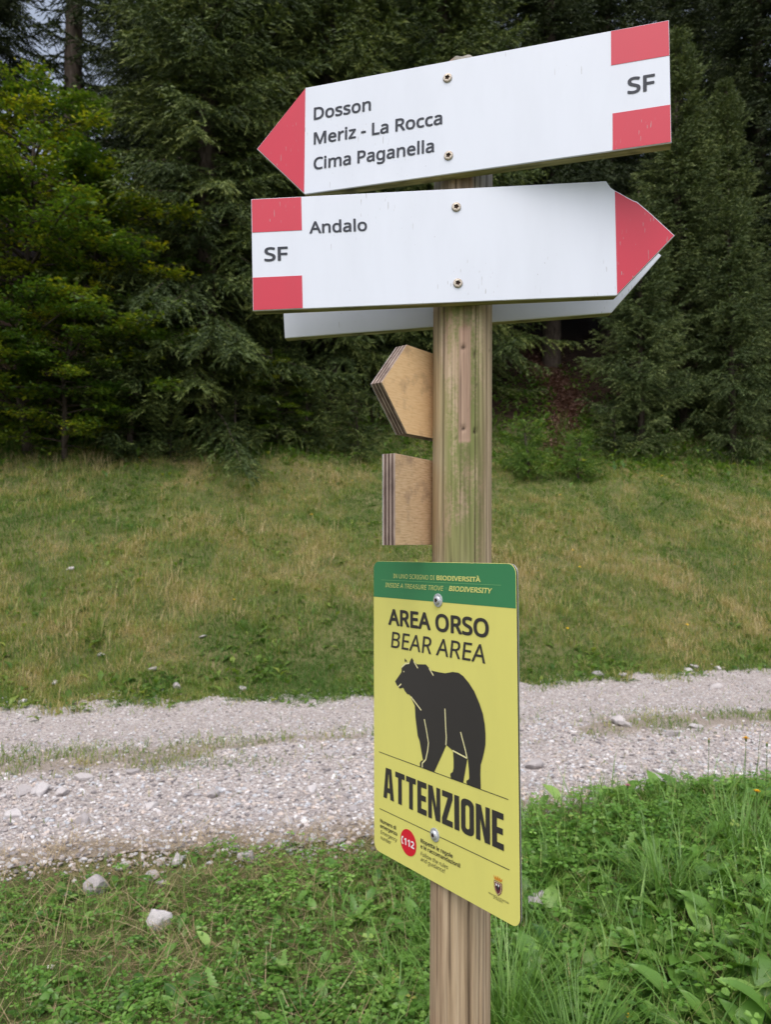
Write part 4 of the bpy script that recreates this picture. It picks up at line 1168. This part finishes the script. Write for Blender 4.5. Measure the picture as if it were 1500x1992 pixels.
# clover
def leaflet(a):
    c, s = math.cos(a), math.sin(a)
    P = [(0, 0.08, 0), (-0.36, 0.50, 0.13), (-0.33, 0.90, 0.12), (0, 0.88, 0.0), (0.33, 0.90, 0.12), (0.36, 0.50, 0.13)]
    return [(px * c - py * s, px * s + py * c, pz - 0.10 * py * py) for px, py, pz in P]
cv = []; cf = []
for i in range(3):
    b0 = len(cv); cv += leaflet(i * 2.094); cf += [(b0, b0 + 2, b0 + 1), (b0, b0 + 3, b0 + 2), (b0, b0 + 4, b0 + 3), (b0, b0 + 5, b0 + 4)]
b0 = len(cv); cv += [(-0.04, 0, 0), (0.04, 0, 0), (0.25, 0.1, -3.4), (0.18, 0.1, -3.4)]; cf += [(b0, b0 + 1, b0 + 2), (b0, b0 + 2, b0 + 3)]
cv = np.array(cv); cf = np.array(cf)
x, y, g = verge(30000, lambda x, y: green(x, y) * (0.25 + 0.75 * ss((fbm(x * 1.8, y * 1.8, 79) - 0.32) / 0.14)) * (1 - 0.7 * bare(x, y)), seed=3)
n = len(x); L = lush(x, y)
sc = g.uniform(0.014, 0.025, n) * (1 + 0.35 * L)
hgt = g.uniform(0.018, 0.055, n) * (1 + 1.5 * L * g.uniform(0.2, 1, n))
rot = rotz(g.uniform(0, 6.28, n)) @ rotx(g.normal(0, 0.32, n)) @ rotz(g.uniform(0, 6.28, n))
V, F = scatter(cv, cf, np.stack([x, y, H(x, y) + hgt], -1), rot, sc)
rnd = np.clip(0.42 + 0.5 * (fbm(x * 4, y * 4, 81) - 0.5) + g.normal(0, 0.17, n), 0, 1)
tag(link('clover_cover', np_mesh('clover_cover', V, F, M['clover'], {'rnd': np.repeat(rnd, len(cv))})), kind='stuff')

# broad leaves among them
def leaf_tpl(profile, arch, fold=0.25, nrib=0, waves=0.0):
    m = len(profile); V = []; F = []
    for i, w in enumerate(profile):
        s = i / (m - 1)
        yv = math.sin(s * arch) / arch if arch > 1e-3 else s
        zv = (1 - math.cos(s * arch)) / arch if arch > 1e-3 else 0
        wv = waves * math.sin(i * 2.1)
        V += [(-w, yv, -zv + fold * w + wv), (0, yv, -zv), (w, yv, -zv + fold * w - wv)]
    for i in range(m - 1):
        a = 3 * i; b = a + 3
        F += [(a, a + 1, b + 1), (a, b + 1, b), (a + 1, a + 2, b + 2), (a + 1, b + 2, b + 1)]
    return np.array(V), np.array(F)
herb_v, herb_f = leaf_tpl([0.03, 0.20, 0.002], 1.0, 0.35)
broad_v, broad_f = leaf_tpl([0.02, 0.05, 0.15, 0.19, 0.14, 0.002], 1.0, 0.35, waves=0.012)
x, y, g = verge(15000, lambda x, y: green(x, y) * (0.24 + 0.66 * lush(x, y)) * (0.25 + 0.75 * ss((fbm(x * 2.4, y * 2.4, 83) - 0.35) / 0.2)), seed=4)
n = len(x); L = lush(x, y)
rot = rotz(g.uniform(0, 6.28, n)) @ rotx(g.uniform(0.35, 1.25, n))
V, F = scatter(broad_v, broad_f, np.stack([x, y, H(x, y) + 0.01 * L], -1), rot, g.uniform(0.05, 0.105, n) * (1 + 1.0 * L * g.uniform(0.1, 1, n)))
tag(link('weed_cover', np_mesh('weed_cover', V, F, M['dande'], {'rnd': np.repeat(np.clip(g.normal(0.42, 0.2, n), 0, 1), len(broad_v))}, smooth=True)), kind='stuff')

# dry straw lying about
x, y, g = verge(24000, lambda x, y: (1 - ss((tt(x, y) - edge_near(x) - 0.0) / 0.35)) * (0.34 + 0.66 * np.maximum(bare(x, y), ss((tt(x, y) - edge_near(x) + 0.75) / 0.4) * (1 - lush(x, y) * .6))), seed=5)
n = len(x)
V, F, ix = blades(np.stack([x, y, H(x, y) + g.uniform(0.002, 0.045, n)], -1), g.uniform(0, 6.28, n), g.uniform(0.05, 0.20, n), g.uniform(0.0014, 0.0032, n), g.uniform(-0.3, 0.5, n), g.uniform(1.1, 1.65, n), 2)
tag(link('dry_straw', np_mesh('dry_straw', V, F, M['straw'], {'rnd': g.uniform(0, 1, n)[ix]})), kind='stuff')
n = 260
x, y, g = verge(2200, lambda x, y: (1 - ss((tt(x, y) - edge_near(x) + 0.1) / 0.3)) * 0.3, seed=6); n = len(x)
V, F, ix = blades(np.stack([x, y, H(x, y)], -1), g.uniform(0, 6.28, n), g.uniform(0.10, 0.24, n), g.uniform(0.0016, 0.0028, n), g.uniform(0.0, 0.8, n), g.uniform(0.1, 1.0, n), 3)
tag(link('dry_stalks', np_mesh('dry_stalks', V, F, M['straw'], {'rnd': g.uniform(0.2, 1, n)[ix]})), kind='stuff')

# dandelion rosettes, every leaf a part
def dandelion_leaf(seed):
    g = np.random.default_rng(seed)
    prof = [0.02, 0.025]
    for i in range(7):
        e = 0.075 + 0.085 * math.sin(math.pi * (0.15 + 0.75 * i / 6))
        prof += [e * g.uniform(0.85, 1.15), e * g.uniform(0.42, 0.62)]
    prof += [0.12, 0.07, 0.003]
    V, F = leaf_tpl(prof, g.uniform(0.7, 1.3), 0.3)
    V = V + np.stack([0.03 * np.sin(V[:, 1] * 5 + seed), 0 * V[:, 0], 0.015 * np.sin(V[:, 1] * 9 + V[:, 0] * 20)], -1)
    return V, F
def broad_leaf(seed):
    g = np.random.default_rng(seed)
    V, F = leaf_tpl([0.02, 0.03, 0.12, 0.20, 0.235, 0.22, 0.15, 0.06, 0.002], g.uniform(0.8, 1.2), 0.3, waves=0.012)
    return V, F
def leaf_meshes(fn, seeds):
    out = []
    for s_ in seeds:
        V, F = fn(s_)
        out.append(np_mesh('leaf', V, F, M['dande'], {'rnd': np.clip(np.random.default_rng(s_).normal(0.5, 0.2) + 0.9 * (np.abs(V[:, 0]) < 1e-2) * 0.12 + 0 * V[:, 0], 0, 1)}, smooth=True))
    return out
DL = leaf_meshes(dandelion_leaf, range(31, 37)); BL = leaf_meshes(broad_leaf, range(41, 46))
def rosette(name, px, py, n, size, lib, label, group, dx=0, dy=0):
    x, y, z = at_ground(px, py); z = float(H(x, y))
    e = link(name, None, loc=(x, y, z)); tag(e, label, 'plant', group)
    for i in range(n):
        l = link('leaf', lib[int(rg.integers(0, len(lib)))], e, (rg.normal(0, .008), rg.normal(0, .008), 0.0))
        l.rotation_euler = (rg.uniform(0.45, 1.25), 0, i * 2.399 + rg.uniform(-.4, .4)); s_ = size * rg.uniform(0.6, 1.05); l.scale = (s_, s_, s_)
GD = 'dandelion rosettes in the verge'; GB = 'broad-leaved weeds in the verge'
rosette('dandelion_plant', 1060, 1830, 8, 0.17, DL, 'dandelion rosette below the large white stone beside the bear sign', GD)
rosette('dandelion_plant', 1180, 1800, 9, 0.19, DL, 'large dandelion rosette in the middle of the right bank', GD)
rosette('dandelion_plant', 1330, 1985, 9, 0.19, DL, 'dandelion rosette at the bottom edge of the photo, right of the yellow flower', GD)
rosette('dandelion_plant', 1400, 1720, 8, 0.18, DL, 'dandelion rosette on the right bank under the arching grass', GD)
rosette('dandelion_plant', 1215, 1700, 8, 0.18, DL, 'dandelion rosette high on the right bank, nearest the track', GD)
rosette('dandelion_plant', 1460, 1900, 8, 0.18, DL, 'dandelion rosette in the lower right corner of the photo', GD)
rosette('dandelion_plant', 560, 1900, 8, 0.11, DL, 'small dandelion rosette left of the post in the clover', GD)
rosette('dandelion_plant', 690, 1800, 8, 0.13, DL, 'dandelion rosette under the lower left corner of the bear sign', GD)
rosette('dandelion_plant', 420, 1960, 8, 0.12, DL, 'dandelion rosette at the bottom edge left of the post', GD)
rosette('dandelion_plant', 90, 1960, 8, 0.11, DL, 'dandelion rosette in the lower left corner of the photo', GD)
rosette('broadleaf_weed', 1130, 1720, 8, 0.13, BL, 'broad-leaved weed right of the bear sign edge', GB)
rosette('broadleaf_weed', 1290, 1640, 8, 0.14, BL, 'broad-leaved weed on the crest of the right bank', GB)
rosette('broadleaf_weed', 1430, 1640, 8, 0.15, BL, 'broad-leaved weed on the bank under the yellow flowers', GB)
rosette('broadleaf_weed', 1260, 1880, 8, 0.15, BL, 'broad-leaved weed above the yellow flower at the bottom', GB)
rosette('broadleaf_weed', 1130, 1930, 7, 0.13, BL, 'broad-leaved weed beside the tall grass tuft', GB)
rosette('broadleaf_weed', 1480, 1780, 8, 0.16, BL, 'broad-leaved weed at the right edge of the photo', GB)
rosette('broadleaf_weed', 770, 1880, 7, 0.10, BL, 'broad-leaved weed just left of the foot of the post', GB)
rosette('broadleaf_weed', 620, 1720, 7, 0.09, BL, 'broad-leaved weed at the track edge left of the bear sign', GB)
rosette('broadleaf_weed', 300, 1900, 7, 0.075, BL, 'broad-leaved weed below the nearest white stone', GB)
rosette('broadleaf_weed', 200, 1840, 7, 0.07, BL, 'broad-leaved weed between the white clover flower and the white stone', GB)

# tall grass tufts
def tuft(x, y, n, ln, spread, label, seed, wd=0.005):
    g = np.random.default_rng(seed); z = float(H(x, y))
    e = link('grass_tuft', None, loc=(x, y, z)); tag(e, label, 'grass tuft', 'tall grass tufts')
    for part_i, m_ in enumerate((n,)):
        P = np.stack([g.normal(0, spread, m_), g.normal(0, spread, m_), np.full(m_, -0.01)], -1)
        V, F, ix = blades(P, np.arctan2(P[:, 1], P[:, 0]) + g.normal(0, 0.7, m_), g.uniform(0.5, 1.05, m_) * ln, g.uniform(0.7, 1.3, m_) * wd, g.uniform(0.5, 2.0, m_), np.abs(g.normal(0.12, 0.16, m_)), 7)
        link('blades', np_mesh('blades', V, F, M['lush'], {'rnd': np.clip(g.normal(0.45, 0.2, m_), 0, 1)[ix]}), e)
tuft(0.36, 2.22, 240, 0.46, 0.05, 'tall tuft of thin arching grass right of the foot of the post', 1)
tuft(0.52, 2.02, 170, 0.40, 0.05, 'lower tuft of arching grass at the bottom edge, right of the post', 2)
tuft(1.02, 2.75, 110, 0.36, 0.04, 'tuft of arching grass in the middle of the right bank', 3, 0.006)
tuft(1.45, 3.05, 120, 0.38, 0.05, 'tuft of arching grass at the right edge of the photo', 4)
tuft(0.20, 2.75, 70, 0.26, 0.04, 'small grass tuft behind the post under the bear sign', 5)

# flowers
def flower(px_top, py_top, y, height, petals, label, rr, name='yellow_flower', bud=False, cat='flower', group='yellow hawkbits', lean=0.06):
    a = -(py_top - 996.0) / FPX; b = (px_top - 750.0) / FPX; p = rad(2.147)
    d = np.array([b, math.cos(p) - a * math.sin(p), math.sin(p) + a * math.cos(p)])
    top = np.array([0, 0, CAMZ]) + d * (y / d[1])
    bx, by = top[0] - lean * height, top[1] + 0.02; bz = float(H(bx, by))
    e = link(name, None, loc=(bx, by, bz)); tag(e, label, cat, group)
    rel = top - np.array([bx, by, bz])
    s = np.linspace(0, 1, 7)[:, None]
    V, F = tube(rel * s + np.array([0.02, 0, 0]) * (np.sin(s * math.pi) * height), np.full(7, 0.0013), 5)
    link('stem', np_mesh('stem', V, F, M['stem'], smooth=True), e)
    A = Acc(); g = np.random.default_rng(int(px_top))
    V, F = tube(rel + np.array([[0, 0, -0.014], [0, 0, -0.009], [0, 0, -0.002], [0, 0, 0.002]]), [0.0015, 0.0042, 0.0046, 0.0036], 8)
    link('calyx', np_mesh('calyx', V, F, M['stem'], smooth=True), e)
    for ring, (m_, pr, up) in enumerate(((18, rr, 0.25), (14, rr * .75, 0.7), (9, rr * .45, 1.1))):
        for i in range(m_):
            az = 6.283 * i / m_ + g.normal(0, .1)
            if bud: up_, L_ = 1.45, rr * 0.8
            else: up_, L_ = up + g.normal(0, .12), pr * g.uniform(.85, 1.1)
            dv = np.array([math.cos(az) * math.cos(up_), math.sin(az) * math.cos(up_), math.sin(up_)]); sv = np.array([-math.sin(az), math.cos(az), 0])
            w = rr * 0.17
            A.add([rel, rel + dv * L_ * .6 + sv * w, rel + dv * L_ + sv * w * .8, rel + dv * L_ - sv * w * .8, rel + dv * L_ * .6 - sv * w], [(0, 1, 2), (0, 2, 3), (0, 3, 4)])
    link('petals', A.mesh('petals', [petals]), e)
flower(1452, 1437, 3.35, 0.4, M['petal'], 'open yellow flower on a tall stalk above the right bank', 0.016)
flower(1380, 1440, 3.40, 0.4, M['petal'], 'closed yellow bud on a straight tall stalk, left of the open flower', 0.011, bud=True)
flower(1493, 1447, 3.30, 0.4, M['petal'], 'closed yellow bud on a tall stalk at the right edge of the photo', 0.011, bud=True)
flower(1474, 1540, 3.00, 0.25, M['petal'], 'low yellow flower on the bank under the tall stalks', 0.014)
flower(1228, 1980, 2.15, 0.2, M['petal'], 'yellow flower at the bottom edge of the photo', 0.013)
flower(98, 1882, 2.62, 0.08, M['cpetal'], 'white clover flower in the lower left of the photo', 0.013, 'clover_flower', False, 'flower', 'clover flowers', 0.0)
flower(1222, 1528, 3.45, 0.2, M['ppetal'], 'pink clover flower at the top of the green bank', 0.012, 'clover_flower', False, 'flower', 'clover flowers', 0.02)
# the tall grass culms between the flowers
for px, py, y, lab in ((1473, 1418, 3.3, 'tall upright grass culm right of the open yellow flower'), (1424, 1484, 3.3, 'shorter grass culm left of the open yellow flower'), (1128, 1530, 3.3, 'grass culm with a drooping seed head at the left end of the bank crest')):
    b = (px - 750) / FPX; top = np.array([b * y, y, CAMZ - (py - 1050) / FPX * y]); bz = float(H(top[0] - .03, y))
    e = link('grass_culm', None, loc=(top[0] - .03, y, bz)); tag(e, lab, 'grass stalk', 'tall grass culms')
    hgt = top[2] - bz; s = np.linspace(0, 1, 8)
    V, F = tube(np.stack([0.03 * s ** 2, 0 * s, hgt * s], -1), 0.0016 - 0.0006 * s, 5); link('stem', np_mesh('stem', V, F, M['stem'], smooth=True), e)
    V, F, _ = blades(np.array([[0.005, 0, hgt * .25], [0.01, 0, hgt * .5], [0.012, 0, hgt * .62]]), np.array([0.4, 2.9, 5.5]), np.array([.16, .14, .2]), np.array([.006, .005, .005]), np.array([.9, .8, .3]), np.array([.3, .3, .1]), 5)
    link('blades', np_mesh('blades', V, F, M['lush'], {'rnd': np.full(len(V), .4)}), e)

# ------------------------------------------------------------------ grass strip on the track
n = 90000; g = np.random.default_rng(8)
x = g.uniform(-6, 8, n); t = g.uniform(4.2, 7.9, n); y = t + SK * x
strip = np.exp(-((t - 5.62) / 0.30) ** 2) * ss((fbm(x * 0.9, t * 2, 61) - 0.34) / 0.16) * (0.8 + 0.9 * ss((-x - 0.3) / 1.5)) * 1.6 * ss((fbm(x * 5, t * 5, 63) - 0.33) / 0.12)
k = g.uniform(0, 1, n) < np.maximum(np.maximum(strip, 0.02 * (t < 7)), 0.55 * ss((t - 6.95) / 0.5) * ss((fbm(x * 3, t * 3, 66) - 0.46) / 0.12))
x, y = x[k], y[k]; n = len(x)
V, F, ix = blades(np.stack([x, y, H(x, y)], -1), g.uniform(0, 6.28, n), g.uniform(0.03, 0.085, n), g.uniform(0.0035, 0.007, n), g.uniform(0.2, 1.6, n), g.uniform(0, 0.9, n), 2)
tag(link('track_grass', np_mesh('track_grass', V, F, M['meadow'], {'rnd': np.clip(0.30 + 0.8 * (fbm(x * 3, y * 3, 65) - .5) + g.normal(0, .2, n), 0, 1)[ix]})), kind='stuff')

# ------------------------------------------------------------------ meadow
def meadow_pts(n, seed, far=17.5, p=1.0):
    g = np.random.default_rng(seed)
    y = 6.0 + (23.5 - 6.0) * g.uniform(0, 1, n) ** 1.15; x = g.uniform(-0.74, 0.74, n) * y
    t = tt(x, y)
    k = (t > edge_far(x) - 0.10 - 0.45 * ss((fbm(x * 2.2, y * 2.2, 90) - 0.45) / 0.2) * g.uniform(0, 1, n)) & (t < far + 0.6 * g.normal(0, 1, n))
    return x[k], y[k], t[k], g
cx, cy, ct, g = meadow_pts(22000, 9)
n0 = len(cx)
m1 = fbm(cx * 0.7, cy * 0.5, 91) - 0.5; m2 = fbm(cx * 2.0, cy * 1.5, 93) - 0.5
near = 1 - ss((ct - 7.6) / 1.5); edge = ss((ct - 14.6) / 1.3)
dry = np.clip(0.34 + 1.6 * m1 + 1.5 * m2 - 0.30 * near - 0.34 * edge + 0.35 * np.exp(-((cx - 4.2) / 1.5) ** 2 - ((ct - 10.2) / 1.0) ** 2) + g.normal(0, 0.22, n0), 0.02, 0.98)
big = np.clip((1 - 0.5 * near) * (1 + 0.5 * edge) * (1 + 1.2 * m1 + 1.6 * m2) * np.exp(g.normal(0, 0.35, n0)), 0.3, 2.4)
rep_ = np.repeat(np.arange(n0), g.integers(4, 13, n0)); n = len(rep_)
sp = 0.045 * big[rep_] ** 0.5
ox, oy = g.normal(0, 1, n) * sp, g.normal(0, 1, n) * sp
x, y = cx[rep_] + ox, cy[rep_] + oy
V, F, ix = blades(np.stack([x, y, H(x, y) - 0.01], -1), np.arctan2(oy, ox) + g.normal(0, 0.8, n), g.uniform(0.05, 0.155, n) * big[rep_], g.uniform(0.005, 0.0105, n) * (0.7 + cy[rep_] / 22), g.uniform(0.2, 1.6, n), np.abs(g.normal(0.25, 0.25, n)), 1)
rnd = np.clip(dry[rep_] + g.normal(0, 0.14, n), 0, 1)
tag(link('meadow_grass', np_mesh('meadow_grass', V, F, M['meadow'], {'rnd': rnd[ix]})), kind='stuff')
print('meadow blades', n)
# short dense sward that closes the gaps between the tufts
g = np.random.default_rng(19); n = 520000
y = 5.6 + 17.0 * g.uniform(0, 1, n) ** 1.1; x = g.uniform(-0.64, 0.64, n) * y; t = tt(x, y)
k = (t > edge_far(x) - 0.05 - 0.3 * g.uniform(0, 1, n) * (fbm(x * 2.2, y * 2.2, 90) > 0.5)) & (t < 17.0)
x, y, t = x[k], y[k], t[k]; n = len(x)
V, F, ix = blades(np.stack([x, y, H(x, y) - 0.005], -1), g.uniform(0, 6.28, n), g.uniform(0.035, 0.095, n), g.uniform(0.007, 0.014, n) * (0.75 + y / 30), np.zeros(n), g.uniform(0, 1.25, n), 0)
nr = 1 - ss((t - 7.8) / 2.2)
rnd = np.clip(0.37 - 0.18 * nr + 1.3 * (fbm(x * 0.7, y * 0.5, 91) - 0.5) + 1.5 * (fbm(x * 2.6, y * 2.2, 94) - 0.5) + 0.7 * (fbm(x * 9, y * 7, 96, 2) - 0.5) + g.normal(0, 0.17, n), 0, 1)
tag(link('short_sward', np_mesh('short_sward', V, F, M['meadow'], {'rnd': rnd[ix]})), kind='stuff')
print('sward', n)
# thin dry stalks standing above it
x, y, t, g = meadow_pts(16000, 10); k = g.uniform(0, 1, len(x)) < np.clip(0.10 + 1.8 * (fbm(x * 0.9, y * 0.7, 95) - 0.42), 0.03, 1) * ss((t - 8.2) / 1.0)
x, y, t = x[k], y[k], t[k]; n = len(x)
V, F, ix = blades(np.stack([x, y, H(x, y)], -1), g.uniform(0, 6.28, n), g.uniform(0.16, 0.42, n), g.uniform(0.003, 0.005, n), g.uniform(0.0, 0.9, n), g.uniform(0, 0.35, n), 3)
tag(link('dry_meadow_stalks', np_mesh('dry_meadow_stalks', V, F, M['straw'], {'rnd': g.uniform(0.2, 1, n)[ix]})), kind='stuff')
# low herbs in clumps
x, y, t, g = meadow_pts(46000, 11); k = g.uniform(0, 1, len(x)) < np.clip(0.10 + 4.5 * (fbm(x * 1.3, y * 1.1, 97) - 0.46), 0.06, 1) * (0.40 + 0.65 * np.maximum(1 - ss((t - 7.6) / 1.6), ss((t - 14) / 1.2)))
x, y, t = x[k], y[k], t[k]; n = len(x)
rot = rotz(g.uniform(0, 6.28, n)) @ rotx(g.uniform(0.2, 1.2, n))
V, F = scatter(herb_v, herb_f, np.stack([x, y, H(x, y)], -1), rot, g.uniform(0.07, 0.16, n) * (1 + 0.8 * ss((t - 14.4) / 1.2)))
tag(link('meadow_herbs', np_mesh('meadow_herbs', V, F, M['herb'], {'rnd': np.repeat(np.clip(g.normal(0.45, 0.22, n), 0, 1), len(herb_v))})), kind='stuff')
# undergrowth at the wood's edge
g = np.random.default_rng(12); n = 5200
t = g.normal(16.1, 0.9, n); x = g.uniform(-14, 15, n); y = t + SK * x
k = np.abs(x - (4.35 + 0.16 * (t - 17) + 0.25 * np.sin(t * 1.1))) > 0.45 * (t > 16); x, y, t = x[k], y[k], t[k]; n = len(x)
k = g.uniform(0, 1, n) < ss((fbm(x * 0.8, y * 0.8, 99) - 0.3) / 0.25); x, y, t = x[k], y[k], t[k]; n = len(x)
rot = rotz(g.uniform(0, 6.28, n)) @ rotx(g.uniform(0.3, 1.4, n))
V, F = scatter(herb_v, herb_f, np.stack([x, y, H(x, y) + g.uniform(0, 0.35, n) * g.uniform(0, 1, n)], -1), rot, g.uniform(0.12, 0.26, n))
tag(link('undergrowth', np_mesh('undergrowth', V, F, M['herb'], {'rnd': np.repeat(np.clip(g.normal(0.3, 0.22, n), 0, 1), len(herb_v))})), kind='stuff')
g = np.random.default_rng(14); n = 4200
t = g.uniform(16.3, 21.5, n); x = 4.35 + 0.16 * (t - 17) + g.normal(0, 1.5, n); y = t + SK * x
dp = np.abs(x - (4.35 + 0.16 * (t - 17) + 0.25 * np.sin(t * 1.1)))
k = (dp > 0.42 + 0.15 * g.normal(0, 1, n)) & (g.uniform(0, 1, n) < ss((fbm(x * 1.2, y * 1.2, 101) - 0.3) / 0.2) * (1 - ss((t - 18.5) / 3)))
x, y = x[k], y[k]; n = len(x)
rot = rotz(g.uniform(0, 6.28, n)) @ rotx(g.uniform(0.3, 1.4, n))
V, F = scatter(herb_v, herb_f, np.stack([x, y, H(x, y) + g.uniform(0, 0.2, n)], -1), rot, g.uniform(0.10, 0.22, n))
tag(link('path_undergrowth', np_mesh('path_undergrowth', V, F, M['herb'], {'rnd': np.repeat(np.clip(g.normal(0.22, 0.18, n), 0, 1), len(herb_v))})), kind='stuff')
n = 9000; t = g.uniform(15.6, 22.5, n); x = 4.35 + 0.16 * (t - 17) + 0.25 * np.sin(t * 1.1) + g.normal(0, 0.30, n); y = t + SK * x
rot = rotz(g.uniform(0, 6.28, n)) @ rotx(g.normal(0, 0.5, n))
V, F = scatter(np.array([(-.5, 0, 0), (0, -.9, .1), (.5, 0, 0), (0, .9, .1)]), np.array([(0, 1, 2), (0, 2, 3)]), np.stack([x, y, H(x, y) + 0.02], -1), rot, g.uniform(0.025, 0.06, n))
tag(link('leaf_litter', np_mesh('leaf_litter', V, F, M['litter'], {'rnd': np.repeat(g.uniform(0, 1, n), 4)})), kind='stuff')
# yellow flower heads scattered in the meadow
g = np.random.default_rng(13)
A = Acc()
V, F = tube(np.array([[0, 0, 0], [0.01, 0, 0.1], [0.02, 0, 0.2]]), [0.002, 0.002, 0.002], 4); A.add(V, F, 0)
for i in range(10):
    a = i * 0.628; c, s = math.cos(a), math.sin(a)
    A.add([(0.02, 0, 0.2), (0.02 + .018 * c - .005 * s, .018 * s + .005 * c, 0.207), (0.02 + .018 * c + .005 * s, .018 * s - .005 * c, 0.207)], [(0, 1, 2)], 1)
mf = A.mesh('meadow_flower', [M['stem'], M['petal']])
for i in range(34):
    y = g.uniform(8.5, 16); x = g.uniform(-0.5, 0.5) * y
    if not 8.0 < tt(x, y) < 15: continue
    o = link('meadow_flower', mf, loc=(x, y, float(H(x, y)) - 0.02)); o.rotation_euler = (g.normal(0, .2), g.normal(0, .2), g.uniform(0, 6))
    tag(o, 'tiny yellow flower dotted among the dry meadow grass', 'flower', 'yellow flowers in the meadow')
tris = sum(sum(len(p.vertices) - 2 for p in m.polygons) if len(m.polygons) < 5000 else len(m.polygons) for m in bpy.data.meshes)
print('mesh triangles about', tris)
